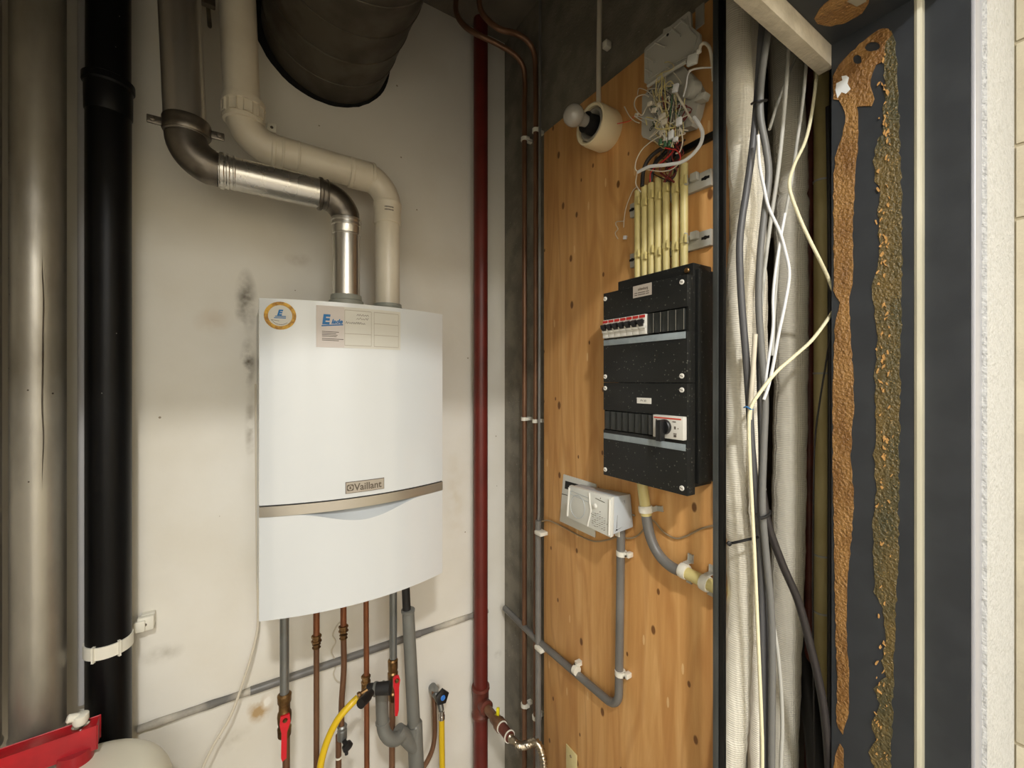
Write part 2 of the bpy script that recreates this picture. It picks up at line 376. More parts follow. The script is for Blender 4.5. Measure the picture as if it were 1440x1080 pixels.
def text_bm(s, size, mapf, font_align='LEFT', shear=0, bold=0):
    cu=bpy.data.curves.new('text_tmp','FONT'); cu.body=s; cu.size=size; cu.align_x=font_align; cu.shear=shear; cu.resolution_u=3; cu.offset=bold
    to=bpy.data.objects.new('text_tmp',cu); C.objects.link(to)
    dg=bpy.context.evaluated_depsgraph_get(); dg.update()
    me=bpy.data.meshes.new_from_object(to.evaluated_get(dg))
    bm=bmesh.new(); bm.from_mesh(me)
    bpy.data.objects.remove(to); bpy.data.curves.remove(cu); bpy.data.meshes.remove(me)
    for v in bm.verts: v.co=mapf(v.co.x,v.co.y)
    return bm

# ================================================================== THE SETTING
XW, YW = .865, 1.389          # grey wall plane, back wall plane
ZC = 2.85
b=nb(); box(b,(-.62,YW,0),(XW+.3,YW+.12,ZC)); back=struct('wall_back',b,M_wallb)
b=nb(); box(b,(XW,.515,0),(XW+.1,YW,ZC)); struct('wall_right',b,M_grey)
b=nb(); box(b,(-.74,.337,0),(-.62,YW+.12,ZC)); struct('wall_left',b,M_wall)
b=nb(); box(b,(1.14,.337,0),(1.24,.66,ZC)); box(b,(XW+.1,.56,0),(1.14,.66,ZC)); struct('wall_niche',b,M_dark)
b=nb(); box(b,(-1.5,-4.6,-.05),(1.4,1.5,0)); struct('floor',b,M_floor)
b=nb(); box(b,(-.74,.16,ZC),(1.24,1.55,ZC+.05)); struct('ceiling',b,M_ceil)
b=nb(); box(b,(-1.5,-4.6,ZC-.02),(1.4,.16,ZC+.05)); struct('ceiling_corridor',b,M_corr)
# wall around the cupboard opening
b=nb(); box(b,(.984,.152,0),(1.205,.337,ZC)); struct('wall_front',b,M_spray)
b=nb(); box(b,(-1.5,.152,0),(-.56,.337,ZC)); box(b,(-.56,.152,H+.70),(.984,.337,ZC)); struct('wall_front_left',b,M_spray)
b=nb(); box(b,(-1.5,-4.6,0),(-1.4,.152,ZC)); struct('wall_corridor_left',b,M_corr)
b=nb(); box(b,(-1.5,-4.7,0),(1.4,-4.6,ZC)); struct('wall_corridor_end',b,M_corr)
b=nb(); box(b,(1.2015,-4.6,0),(1.34,.152,ZC)); cr=struct('wall_corridor_right',b,M_mortar)
zs=[0,.43,.883,H+.295,H+.430,H+.619,H+.85,H+1.05,ZC-.02]
for i in range(len(zs)-1):
    ys=[.150,-.24,-.63,-1.02] if i%2 else [.150,-.05,-.44,-.83]
    for k in range(3):
        b=nb(); box(b,(1.198,ys[k+1]+.004,zs[i]+.003),(1.2014,ys[k]-.0005,zs[i+1]-.003),.001); obj('block',b,M_block,cr)
# the steel frame of the opening: right jamb, head, left jamb
b=nb(); prism(b,[(.924,.337,0),(.924,.2235,0),(.943,.2235,0),(.943,.163,0),(.984,.163,0),(.984,.337,0)],(0,0,H+.6205)); jamb=struct('trim_2',b,M_frame)
b=nb(); prism(b,[(-.54,.337,0),(-.54,.2235,0),(-.559,.2235,0),(-.559,.163,0),(-.60,.163,0),(-.60,.337,0)],(0,0,H+.6205)); struct('trim_3',b,M_frame)
b=nb(); prism(b,[(-.60,.337,H+.6205),(-.60,.2235,H+.6205),(-.60,.2235,H+.6395),(-.60,.151,H+.6395),(-.60,.151,H+.70),(-.60,.337,H+.70)],(1.584,0,0)); head=struct('trim_4',b,M_frame)
b=nb(); tube(b,[(.9275,.219,0),(.9275,.219,H+.62)],.0052,8); box(b,(.930,.2145,0),(.9429,.2234,H+.62)); obj('weather_seal',b,M_seal,jamb,label='cream rubber weather seal')
b=nb(); box(b,(.9435,.1575,0),(.984,.1629,H+.70),.0015); obj('edge_strip',b,M_edge,jamb,label='pale aluminium edge strip')
b=nb(); box(b,(-.62,.3375,H+.5835),(.935,.362,H+1.05),.001); tr=struct('trim_1',b,M_board)
# rounded rust / glue patches on the jamb (relief on the face x = .924)
def jag(pts, amp, step=7):
    out=[]; n=len(pts)
    for i in range(n):
        a=Vector(pts[i]); c=Vector(pts[(i+1)%n]); L=(c-a).length; k=max(1,int(L/step))
        for j in range(k):
            p=a.lerp(c,j/k); out.append(p+Vector((random.uniform(-amp,amp),random.uniform(-amp,amp))))
    return out
def prism_h(bm, loops, ext):
    ext=Vector(ext); flat=[p for l in loops for p in l]; tris=tessellate_polygon(loops)
    a=[bm.verts.new(p) for p in flat]; b=[bm.verts.new(p+ext) for p in flat]
    for t in tris:
        try: bm.faces.new([a[i] for i in t]); bm.faces.new([b[i] for i in reversed(t)])
        except ValueError: pass
    o_=0
    for l in loops:
        n=len(l)
        for i in range(n): bm.faces.new((a[o_+i],a[o_+(i+1)%n],b[o_+(i+1)%n],b[o_+i]))
        o_+=n
def patch(name, pts, m, th, amp, X=.924, parent=None, label=None):
    b=nb(); prism(b,[atX(p.x,p.y,X) for p in jag([Vector(q) for q in pts],amp)],(-th,0,0))
    return obj(name,b,m,parent,label=label)
def ring_px(cx_,cy_,rx_,ry_,n=9,tilt=0): return [Vector((cx_+rx_*math.cos(a)+tilt*ry_*math.sin(a)+random.uniform(-1,1),cy_+ry_*math.sin(a)-tilt*rx_*math.cos(a)*.5)) for a in [2*math.pi*k/n for k in range(n)]]
band1=jag([Vector(q) for q in [(1172,108),(1180,92),(1198,74),(1215,57),(1236,42),(1250,40),(1256,48),(1246,60),(1244,78),(1240,88),(1232,92),(1226,104),(1224,120),(1229,140),(1226,149),(1206,150),(1207,200),(1204,235),(1200,300),(1199,360),(1200,400),(1195,418),(1196,470),(1200,520),(1201,570),(1196,640),(1201,700),(1198,750),(1193,800),(1191,850),(1191,900),(1194,950),(1193,1010),(1185,1032),(1176,1015),(1178,960),(1176,900),(1175,850),(1174,780),(1172,700),(1171.5,600),(1172.5,500),(1175,450),(1182,426),(1177,418),(1173,408),(1172.5,300),(1172.5,245),(1176,215),(1186,190),(1189,165),(1186,150),(1180,142),(1173,140)]],1.0)
b=nb(); prism_h(b,[[atX(p.x,p.y,.924) for p in l] for l in (band1,ring_px(1227,66,11,6,9,.6),ring_px(1206,84,6,6.5))],(-.0014,0,0)); obj('glue_residue',b,M_rust,jamb,label='orange-brown glue residue')
patch('glue_residue',[(1175,1062),(1181,1046),(1186,1052),(1186,1085),(1172,1085)],M_rust,.0014,.6,parent=jamb,label='orange-brown glue residue')
patch('glue_residue',[(1240,52),(1252,44),(1260,60),(1263,120),(1265,200),(1269,300),(1268,400),(1265,600),(1263,800),(1258,900),(1255,1000),(1253,1085),(1231,1085),(1222,1056),(1233,1040),(1225,1020),(1238,990),(1230,968),(1247,950),(1240,930),(1245,900),(1242,855),(1230,832),(1228,740),(1232,690),(1229,640),(1233,600),(1230,520),(1234,480),(1230,430),(1226,410),(1238,360),(1235,300),(1240,272),(1231,255),(1229,225),(1234,195),(1243,190),(1241,152),(1245,140),(1243,100)],M_rust2,.0012,1.8,parent=jamb,label='olive-brown glue residue')
for i in range(150):
    y=random.uniform(75,1078); 
    if 540<y<600 or 700<y<760: 
        if random.random()<.6: continue
    if 800<y<930 and random.random()<.8: continue
    x=random.gauss(1243,5) if y<930 else random.gauss(1240,5)
    rr=random.uniform(1.0,3.4); sk=random.uniform(-.9,.9); pts=[(x+rr*random.uniform(.15,.9)*math.cos(a*.9)+sk*rr*math.sin(a*.9),y+rr*1.8*random.uniform(.2,1)*math.sin(a*.9)) for a in range(7)]
    b=nb(); prism(b,[atX(p[0],p[1],.9228) for p in pts],(-random.uniform(.0008,.0022),0,0)); obj('residue_flake',b,M_flake,jamb)
patch('paint_chip',[(1175,128),(1177,118),(1185,113),(1184,108),(1190,106),(1194,110),(1192,118),(1196,126),(1190,132),(1184,130),(1178,138)],M_chip,.0018,.7,parent=jamb,label='white paint chip')
# rusted oval under the head
def atZ(px,py,Z):
    r=ray(px,py); k=(Z-H)/r.z; return Vector((r.x*k,r.y*k,Z))
b=nb(); prism(b,[atZ(p.x,p.y,H+.6205) for p in jag([Vector(q) for q in [(1145,26),(1152,12),(1165,0),(1180,-14),(1225,-16),(1222,2),(1212,18),(1190,31),(1168,36),(1150,33)]],.8)],(0,0,-.0012)); obj('glue_residue',b,M_rust,head,label='brown glue residue')
b=nb(); prism(b,[atZ(p.x,p.y,H+.6193) for p in jag([Vector(q) for q in [(1192,2),(1200,-6),(1220,-12),(1218,2),(1205,8)]],.6)],(0,0,-.0012)); obj('paint_chip',b,M_smudge,head)
b=nb(); box(b,(.770,.455,0),(.7705,.4555,.01)); b.free()

# plywood board
PX=.833
b=nb(); box(b,(PX,.494,.02),(XW-.006,1.097,H+.80),.001); ply=tag(obj('plywood_board',b,M_ply),'orange varnished plywood board with knots, fixed to the grey wall','board')
b=nb(); box(b,(XW-.006,.52,.3),(XW,.60,2.2)); box(b,(XW-.006,1.02,.3),(XW,1.08,2.2)); obj('batten',b,M_plyedge,ply)
p0=atX(797,1045,PX); p1=atX(812,1120,PX)
b=nb(); box(b,(PX-.004,p1.y,p1.z),(PX,p0.y,p0.z),.0015); pl=tag(obj('cover_plate',b,M_olive),'small beige blank cover plate low on the plywood board','plate')
b=nb(); lathe(b,(PX-.004,(p0.y+p1.y)/2,p0.z-.02),(-1,0,0),[(0,.004),(.0015,.004)],12); obj('screw',b,M_chrome,pl)
# black steel post at the board's front edge
b=nb(); box(b,(.751,.443,0),(.7605,.4545,ZC),.0012); box(b,(.752,.4525,0),(.766,.4605,ZC),.0008); post=tag(obj('steel_post',b,M_post),'narrow scuffed black steel post beside the fuse box, full height','post')
b=nb(); box(b,(.7490,.4525,0),(.7512,.463,ZC),.0007); obj('grey_flange',b,M_postg,post,label='worn grey flange of the post')

# ================================================================== BOILER
BX0,BX1,BY=.039,.478,1.096
BZ0,BZ1=H-.538,H+.182
BOW=.042
def yf(x):
    t=(x-BX0)/(BX1-BX0)*2-1
    return BY-BOW*(1-t*t)
boiler=thing('boiler',((BX0+BX1)/2,1.25,BZ0),'white wall-hung central heating boiler with bowed front and metal band','boiler')
def bowed(z0f,z1f,inf,rows,depth=.02,N=40,eps=0,x0=BX0,x1=BX1):
    """bowed slab; z0f,z1f functions of x for lower and upper edge; inf(x,v) inward offset"""
    bm=nb(); g=[]
    for i in range(N+1):
        x=x0+(x1-x0)*i/N; col=[]
        for j in range(rows+1):
            v=j/rows; z=z0f(x)+(z1f(x)-z0f(x))*v
            col.append(bm.verts.new((x,yf(x)-eps+inf(x,v),z)))
        g.append(col)
    bk=[[bm.verts.new((c.co.x,yf(c.co.x)-eps+depth+max(0,0),c.co.z)) for c in (col[0],col[-1])] for col in g]
    for i in range(N):
        for j in range(rows):
            f=bm.faces.new((g[i][j],g[i+1][j],g[i+1][j+1],g[i][j+1])); f.smooth=True
        bm.faces.new((bk[i][0],bk[i][1],bk[i+1][1],bk[i+1][0]))
        bm.faces.new((g[i][0],bk[i][0],bk[i+1][0],g[i+1][0])); bm.faces.new((g[i][-1],g[i+1][-1],bk[i+1][1],bk[i][1]))
    for i in (0,N):
        bm.faces.new([*g[i],bk[i][1],bk[i][0]])
    return bm
ZB1=H-.2835; ZB0=H-.3065
zero=lambda x,v:0
def edge_round(x,v):
    return 0
b=bowed(lambda x:ZB1+.0028,lambda x:BZ1,zero,1,.024); obj('front_panel',b,M_boiler,boiler)
b=bowed(lambda x:ZB0,lambda x:ZB1,zero,1,.02,eps=.002); obj('trim_band',b,M_band,boiler,label='champagne metal band')
b=bowed(lambda x:ZB1,lambda x:ZB1+.0028,zero,1,.015,eps=-.004); obj('panel_gap',b,M_darkline,boiler)
def drop(x):
    t=(x-BX0)/(BX1-BX0)
    a=min(1,abs(t-.5)/.36)
    return .030*(math.cos(a*math.pi)+1)/2+.0012
b=bowed(lambda x:BZ0,lambda x:ZB0-drop(x),zero,1,.024,N=60); obj('lower_flap',b,M_boiler,boiler)
b=bowed(lambda x:ZB0-drop(x),lambda x:ZB0,lambda x,v:.0+.016*min(1,v*1.2)*min(1,(drop(x)-.0012)/.012),6,.024,N=60); obj('handle_recess',b,M_recess,boiler)
# casing behind
b=nb(); n=20
prism(b,[(BX0+.004,YW,BZ0+.006)]+[(BX0+.004+(BX1-BX0-.008)*i/n,yf(BX0+(BX1-BX0)*i/n)+.024,BZ0+.006) for i in range(n+1)]+[(BX1-.004,YW,BZ0+.006)],(0,0,BZ1-BZ0-.012)); obj('casing',b,M_boiler_side,boiler)
def onf(px,py):
    Y=1.07
    for _ in range(12):
        p=atY(px,py,Y); Y=yf(min(max(p.x,BX0),BX1))
    return p
def flat_on_front(x,z,e): return Vector((x,yf(x)-e,z))
def patch_front(x0,x1,z0,z1,e,m,name,parent,label=None,N=16,th=.0006):
    return obj(name,bowed(lambda x:z0,lambda x:z1,zero,1,th,N=N,eps=e,x0=x0,x1=x1),m,parent,label=label)
# badge
bx=(BX0+BX1)/2; bz=onf(512,683).z
badge=patch_front(bx-.0455,bx+.0455,bz-.0135,bz+.0135,.0022,M_badgetext,'badge',boiler,label='silver maker badge',th=.002)
patch_front(bx-.0443,bx+.0443,bz-.0124,bz+.0124,.0030,M_badge,'badge_face',badge,th=.0007)
b=text_bm('Vaillant',.0235,lambda x,y:flat_on_front(bx-.0262+x*.93,bz-.0080+y,.0034),bold=.0004); obj('lettering',b,M_badgetext,badge)
b=nb(); cx=bx-.0350
for i in range(20):      # ring of the hare emblem in its rounded square
    a0=2*math.pi*i/20; a1=2*math.pi*(i+1)/20
    def sq(a,r):
        k=1/max(abs(math.cos(a)),abs(math.sin(a))); k=min(k,1.22); return (cx+r*k*math.cos(a),bz+r*k*math.sin(a))
    q=[sq(a0,.0076),sq(a1,.0076),(cx+.0058*math.cos(a1),bz+.0058*math.sin(a1)),(cx+.0058*math.cos(a0),bz+.0058*math.sin(a0))]
    b.faces.new([b.verts.new(flat_on_front(u,v,.0034)) for u,v in q])
for (u,v,r_) in ((0,-.0012,.0026),(-.0005,.0016,.0016)):
    b.faces.new([b.verts.new(flat_on_front(cx+u+r_*math.cos(a),bz+v+r_*.9*math.sin(a),.0034)) for a in [2*math.pi*k/10 for k in range(10)]])
for s in (-1,1):
    b.faces.new([b.verts.new(flat_on_front(cx+u,bz+v,.0034)) for u,v in ((s*.0004,.002),(s*.0013,.002),(s*.0028,.0048),(s*.0020,.0050))])
obj('emblem',b,M_badgetext,badge)
# round gold sticker
def disc_front(cx,cz,r0,r1,e,m,name,parent,label=None,N=32):
    bm=nb(); R=[]
    for r_ in ((r0,r1) if r0>0 else (r1,)):
        R.append([bm.verts.new(flat_on_front(cx+r_*math.cos(2*math.pi*k/N),cz+r_*math.sin(2*math.pi*k/N),e)) for k in range(N)])
    if r0>0:
        for k in range(N): bm.faces.new((R[0][k],R[0][(k+1)%N],R[1][(k+1)%N],R[1][k]))
    else: bm.faces.new(R[0])
    ob=obj(name,bm,m,parent,label=label)
    return ob
sp_=onf(394,444); sx,sz=sp_.x,sp_.z
st=disc_front(sx,sz,0,.0315,.0006,M_gold,'round_sticker',boiler,label='round gold-rimmed sticker')
disc_front(sx,sz,0,.0235,.0010,M_clear,'sticker_face',st)
b=text_bm('E',.017,lambda x,y:flat_on_front(sx-.006+x,sz+.001+y,.0014),shear=.25,bold=.0010); 
obj('print_letter',b,M_bink,st)
b=nb()
def dash(bm,x0,x1,z,t,e,sl=0,mm=0):
    n=6; v0=[];v1=[]
    for i in range(n+1):
        x=x0+(x1-x0)*i/n; zz=z+sl*(x-x0)
        v0.append(bm.verts.new(flat_on_front(x,zz-t/2,e))); v1.append(bm.verts.new(flat_on_front(x,zz+t/2,e)))
    for i in range(n): bm.faces.new((v0[i],v0[i+1],v1[i+1],v1[i]))
for k,(a,c,z) in enumerate(((-.010,.011,-.0015),(-.012,.011,-.005))): dash(b,sx+a,sx+c,sz+z,.0018,.0014)
obj('print_line',b,M_bink,st)
b=nb(); dash(b,sx-.018,sx-.002,sz-.0095,.0009,.0014,-.15)
pr=[(-.0165+.0022*i) for i in range(15)]
for u in pr[:-1]: dash(b,sx+u,sx+u+.0018,sz-math.sqrt(max(0,.0200**2-(u)**2)),.0012,.0014)
obj('small_print',b,M_ink,st)
# rectangular service sticker
a=onf(444.5,429); c=onf(563,489); L0=a.x; L1=onf(563,440).x; Z1=a.z; Z0=onf(444.5,488).z
mid=onf(484,440).x
rect=patch_front(L0,L1,Z0,Z1,.0006,M_clear,'service_sticker',boiler,label='service sticker with handwritten boxes',N=20)
patch_front(L0,mid,Z0,Z1,.0009,M_pink,'logo_field',rect,N=8)
ex=L0+.012; ez=Z1-.042
b=text_bm('E',.030,lambda x,y:flat_on_front(ex+x,ez+y,.0014),shear=.12,bold=.0016); obj('print_letter',b,M_bink,rect)
b=text_bm('lade',.0145,lambda x,y:flat_on_front(ex+.0195+x,ez+.001+y+x*.05,.0014),shear=.3,bold=.0006); obj('print_letter',b,M_bink,rect)
b=nb(); dash(b,ex-.001,ex+.045,ez-.005,.0028,.0014,.10); obj('print_line',b,M_bink,rect)
b=nb()
for k,wd in enumerate((.036,.030,.033,.031,.046,.036)): dash(b,ex,ex+wd,ez-.018-.0036*k-(.002 if k>3 else 0),.0014,.0014,-.02)
obj('small_print',b,M_ink,rect)
b=nb(); g0=mid+.001; g1=onf(522,440).x; g2=onf(526,440).x; g3=onf(560,440).x
zt=Z1-.007; zb=Z0+.006; th=(zt-zb)/3
def vline(bm,x,z0,z1,t,e):
    bm.faces.new([bm.verts.new(flat_on_front(u,v,e)) for u,v in ((x-t/2,z0),(x+t/2,z0),(x+t/2,z1),(x-t/2,z1))])
for (u0,u1) in ((g0,g1),(g2,g3)):
    for k,zz in enumerate((zt,zt-th,zt-2*th,zb)):
        if u0==g0 and k==1: continue
        dash(b,u0,u1,zz,.0011,.0012)
    vline(b,u0,zb,zt,.0009,.0012); vline(b,u1,zb,zt,.0009,.0012)
obj('ruled_box',b,M_inkl,rect)
b=nb()
def scrib(bm,x0,z0,n,w_,hh):
    p=[(x0+w_*i/n+random.uniform(-.3,.3)*w_/n, z0+(hh if i%2 else 0)*random.uniform(.4,1)) for i in range(n+1)]
    for i in range(n):
        (u0,v0),(u1,v1)=p[i],p[i+1]; d=Vector((v1-v0,-(u1-u0))).normalized()*.00035
        bm.faces.new([bm.verts.new(flat_on_front(u,v,.0013)) for u,v in ((u0-d.x,v0-d.y),(u1-d.x,v1-d.y),(u1+d.x,v1+d.y),(u0+d.x,v0+d.y))])
scrib(b,g0+.026,zt-.012,10,.030,.005); scrib(b,g0+.026,zt-.021,9,.028,.006); scrib(b,g0+.002,zt-.032,20,.045,.006)
obj('handwriting',b,M_ink,rect)
# flue adapters on the top
XS=atY(487,400,1.2).x; XA=atY(545,400,1.25).x
b=nb(); lathe(b,(XS,1.2,BZ1-.006),(0,0,1),[(0,.044),(.034,.044),(.037,.040),(.050,.039)],28); obj('flue_collar',b,M_greyfit,boiler,label='grey flue collar')
b=nb(); lathe(b,(XA,1.25,BZ1-.006),(0,0,1),[(0,.046),(.034,.046),(.037,.041),(.046,.040)],28); obj('air_collar',b,M_greyfit,boiler,label='grey air inlet collar')
b=nb(); box(b,(XS-.005,1.19,BZ1-.006),(XA+.01,1.27,BZ1+.020),.003); obj('collar_plate',b,M_greyfit,boiler)

# ================================================================== FLUE AND AIR PIPES
x0=atY(263,175,1.2).x; xt=atY(256,0,1.2).x; z1=atY(380,255,1.2).z
steel=thing('steel_flue_pipe',(XS,1.2,BZ1+.02),'shiny stainless steel flue pipe with two bends rising from the boiler','pipe')
P=fillet([(xt-.02,1.2,ZC),(x0,1.2,z1),(XS,1.2,z1-.004),(XS,1.2,BZ1+.012)],.062,12)
R=[.0395]*len(P)
for i,p in enumerate(P):
    if p.x>x0+.05: R[i]=.0372
    if p.x>XS-.08: R[i]=.0362
    if p.z<z1-.05 : R[i]=.0345
b=nb(); tube(b,P[:2],R[:2],32); obj('riser',b,M_steel,steel)
b=nb(); tube(b,P[1:14],R[1:14],32); obj('elbow',b,M_steel2,steel,label='dull dark lower-left elbow')
b=nb(); tube(b,[P[13],P[14]],[.0375,.0375],32); obj('horizontal_run',b,M_steel,steel)
b=nb(); tube(b,P[14:27],R[14:27],32); obj('elbow',b,M_steel2,steel,label='dull dark elbow above the boiler')
b=nb(); tube(b,P[26:],.0345,32); obj('drop_pipe',b,M_steel,steel)
def ring(p,d,r,w_,m,name,parent,prof=None,label=None):
    b=nb(); pr=prof or [(-w_/2,r-.002),(-w_/2,r),(-w_/2+.002,r+.0015),(w_/2-.002,r+.0015),(w_/2,r),(w_/2,r-.002)]
    lathe(b,p,d,pr,32); return obj(name,b,m,parent,label=label)
X1=Vector((1,0,0)); Z1v=Vector((0,0,1))
xe=P[13].x
ring((xe+.006,1.2,z1),X1,.0395,.010,M_steel,'bead',steel); ring((xe+.018,1.2,z1),X1,.0385,.008,M_steel,'bead',steel); ring((xe+.030,1.2,z1),X1,.0378,.006,M_steel,'bead',steel)
xr=P[14].x
ring((xr-.004,1.2,z1-.004),X1,.0395,.010,M_steel2,'bead',steel); ring((xr+.012,1.2,z1-.004),X1,.0378,.005,M_steel2,'bead',steel)
zr=P[26].z
ring((XS,1.2,zr+.003),Z1v,.0368,.010,M_steel,'bead',steel); ring((XS,1.2,zr-.010),Z1v,.0372,.008,M_steel,'bead',steel); ring((XS,1.2,zr-.035),Z1v,.0352,.005,M_steel,'bead',steel)
b=nb(); lathe(b,(XS,1.2,zr-.030),Z1v,[(-.006,.0345),(0,.0366),(.028,.0370),(.030,.034)],32); obj('socket',b,M_steel,steel)
# label bits on the horizontal run
b=nb()
for k in range(5):
    a0=math.radians(205+k*6); 
    for q in range(2):
        xx=xe+.042+.010*q+.002*k; b.faces.new([b.verts.new((xx+u,1.2+math.cos(a0+v)*.0379,z1+math.sin(a0+v)*.0379)) for u,v in ((0,0),(.004,0),(.004,.07),(0,.07))])
obj('printed_mark',b,M_ink,steel)
# clamp with two ears
cz=atY(262,180,1.2).z; xc=x0
cl=ring((xc,1.2,cz),Z1v,.0425,.030,M_steel2,'pipe_clamp',steel,[(-.016,.040),(-.016,.0435),(-.012,.0455),(-.004,.0445),(.004,.0445),(.012,.0455),(.016,.0435),(.016,.040)],label='dark rubber-lined clamp')
for s in (-1,1):
    b=nb(); ex_=xc+s*.056; box(b,(ex_-.014,1.197,cz-.009),(ex_+.014,1.203,cz+.009),.002); lathe(b,(ex_+s*.004,1.197,cz),(0,-1,0),[(0,.0055),(.004,.0055),(.006,.003)],10); obj('clamp_ear',b,M_steel2,cl)
b=nb(); tube(b,[(xc,1.24,cz),(xc,YW,cz)],.005,8); obj('rod',b,M_steel2,cl)
q=atY(292,2,1.30); b=nb(); obox(b,q,(.016,0,0),(0,.008,0),(0,0,.012),.003); tube(b,[q,Vector((q.x,YW,q.z))],.005,8); obj('upper_bracket',b,M_steel2,steel)
# white pipe
air=thing('white_air_pipe',(XA,1.25,BZ1+.02),'cream white plastic air pipe with two bends, behind the steel flue','pipe')
xa=atY(343,120,1.25).x; xat=atY(335,0,1.25).x; za=atY(437,227,1.25).z
P=fillet([(xat-.015,1.25,ZC),(xa,1.25,za+.006),(XA,1.25,za-.004),(XA,1.25,BZ1+.014)],.072,12)
b=nb(); tube(b,P[:2],.0398,32); obj('riser',b,M_pvc,air)
b=nb(); tube(b,P[1:14],.0395,32); obj('elbow',b,M_pvc,air)
b=nb(); tube(b,[P[13],P[14]],.0385,32); obj('horizontal_run',b,M_pvc,air)
b=nb(); tube(b,P[14:27],[.0385]*5+[.0375]*8,32); obj('elbow',b,M_pvc,air)
b=nb(); tube(b,P[26:],.0352,32); obj('drop_pipe',b,M_pvc,air)
zc=atY(343,158,1.25).z
b=nb(); lathe(b,(xa,1.25,zc),Z1v,[(-.030,.039),(-.028,.0445),(-.020,.0455),(-.018,.043),(.012,.043),(.014,.0465),(.026,.0465),(.028,.040)],36); cp=obj('coupling',b,M_pvc,air)
for k in range(9):
    a0=2*math.pi*k/9; b=nb(); obox(b,(xa+math.cos(a0)*.0445,1.25+math.sin(a0)*.0445,zc-.003),Vector((-math.sin(a0),math.cos(a0),0))*.009,Vector((math.cos(a0),math.sin(a0),0))*.0014,(0,0,.014),.0012); obj('grip_lug',b,M_pvc,cp)
for px_,wd in ((384,.010),(397,.006),(419,.006)):
    xx=atY(px_,225,1.25).x; ring((xx,1.25,za+.002),X1,.0392,wd,M_pvc,'bead',air)
for px_,wd in ((493,.012),(523,.008)):
    xx=atY(px_,235,1.25).x; ring((xx,1.25,za-.003),X1,.0402,wd,M_pvc,'bead',air)
xx=atY(508,235,1.25).x; ring((xx,1.25,za-.003),X1,.0395,.05,M_pvc,'socket',air)
zr=P[26].z; b=nb(); lathe(b,(XA,1.25,zr),Z1v,[(-.056,.035),(-.054,.038),(-.046,.0392),(-.04,.0382),(-.008,.0382),(-.004,.0405),(.006,.0405),(.008,.037)],36); obj('socket',b,M_pvc,air)
b=nb()
for k in range(7):
    a0=math.radians(-118+k*5.5); 
    for q in range(2): b.faces.new([b.verts.new((XA+math.cos(a0+v)*.0386,1.25+math.sin(a0+v)*.0386,zr-.018-.008*q+u)) for u,v in ((0,0),(.004,0),(.004,.07),(0,.07))])
obj('printed_mark',b,M_ink,air)
# white bracket of that pipe
p=atY(382,180,1.29); b=nb(); obox(b,p,(.011,0,0),(0,.004,0),(0,0,.011),.002); br=obj('clip_tab',b,M_clampw,air); 
b=nb(); lathe(b,p+Vector((0,-.004,0)),(0,-1,0),[(0,.004),(.002,.003)],10); obj('screw',b,M_steel2,br)
b=nb(); tube(b,[p,Vector((p.x,YW,p.z))],.006,8); obj('stem',b,M_clampw,br)

# ================================================================== VENTILATION DUCT
dc=Vector((.232,YW,H+1.030)); DR=.178
duct=thing('ventilation_duct',(dc.x,YW,dc.z-DR),'large round galvanised ventilation duct coming out of the white wall under the ceiling','duct')
b=nb(); tube(b,[(dc.x,YW-.0,dc.z),(dc.x,.60,dc.z)],DR,64); obj('duct_tube',b,M_zinc,duct,label='grey spiral duct tube')
# spiral lock seam
pts=[]; 
for i in range(200):
    a0=2*math.pi*i/24; yy=YW-.01-.105*i/24
    if yy<.61: break
    pts.append((dc.x+math.cos(a0)*(DR+.0002),yy,dc.z+math.sin(a0)*(DR+.0002)))
b=nb(); tube(b,smooth(pts,3),.0022,6); obj('lock_seam',b,M_zinc,duct)
b=nb()
N=64; inner=[];outer=[]
for k in range(N):
    a0=2*math.pi*k/N; rr=DR+.010+.012*max(0,math.cos(a0-math.radians(195)))+random.uniform(-.0012,.0012)
    inner.append((dc.x+math.cos(a0)*(DR-.002),dc.z+math.sin(a0)*(DR-.002))); outer.append((dc.x+math.cos(a0)*rr,dc.z+math.sin(a0)*rr))
for k in range(N):
    q=(k+1)%N; b.faces.new([b.verts.new((u[0],YW-.0015,u[1])) for u in (inner[k],inner[q],outer[q],outer[k])])
obj('foam_seal',b,M_foam,duct,label='black foam gap around the duct')

# ================================================================== LEFT PIPES
bp=Vector((atY(153,500,1.31).x,1.31,0))
blk=thing('black_drain_pipe',(bp.x,bp.y,0),'glossy black vertical drain pipe with white clamp left of the boiler','pipe')
zcol=atY(153,118,1.31).z
b=nb(); tube(b,[(bp.x,bp.y,0),(bp.x,bp.y,zcol)],.0395,40); obj('lower_tube',b,M_black,blk)
b=nb(); tube(b,[(bp.x,bp.y,zcol),(bp.x,bp.y,ZC)],.0385,40); obj('upper_tube',b,M_black,blk)
b=nb(); lathe(b,(bp.x,bp.y,zcol),Z1v,[(-.075,.039),(-.07,.0415),(-.012,.042),(-.008,.0455),(.006,.0455),(.010,.039)],40); obj('socket_rim',b,M_black,blk)
zk=atY(158,918,1.26).z
b=nb(); lathe(b,(bp.x,bp.y,zk),Z1v,[(-.0135,.040),(-.0135,.0425),(.0135,.0425),(.0135,.040)],40); ck=obj('pipe_clamp',b,M_clampw,blk,label='white plastic clamp')
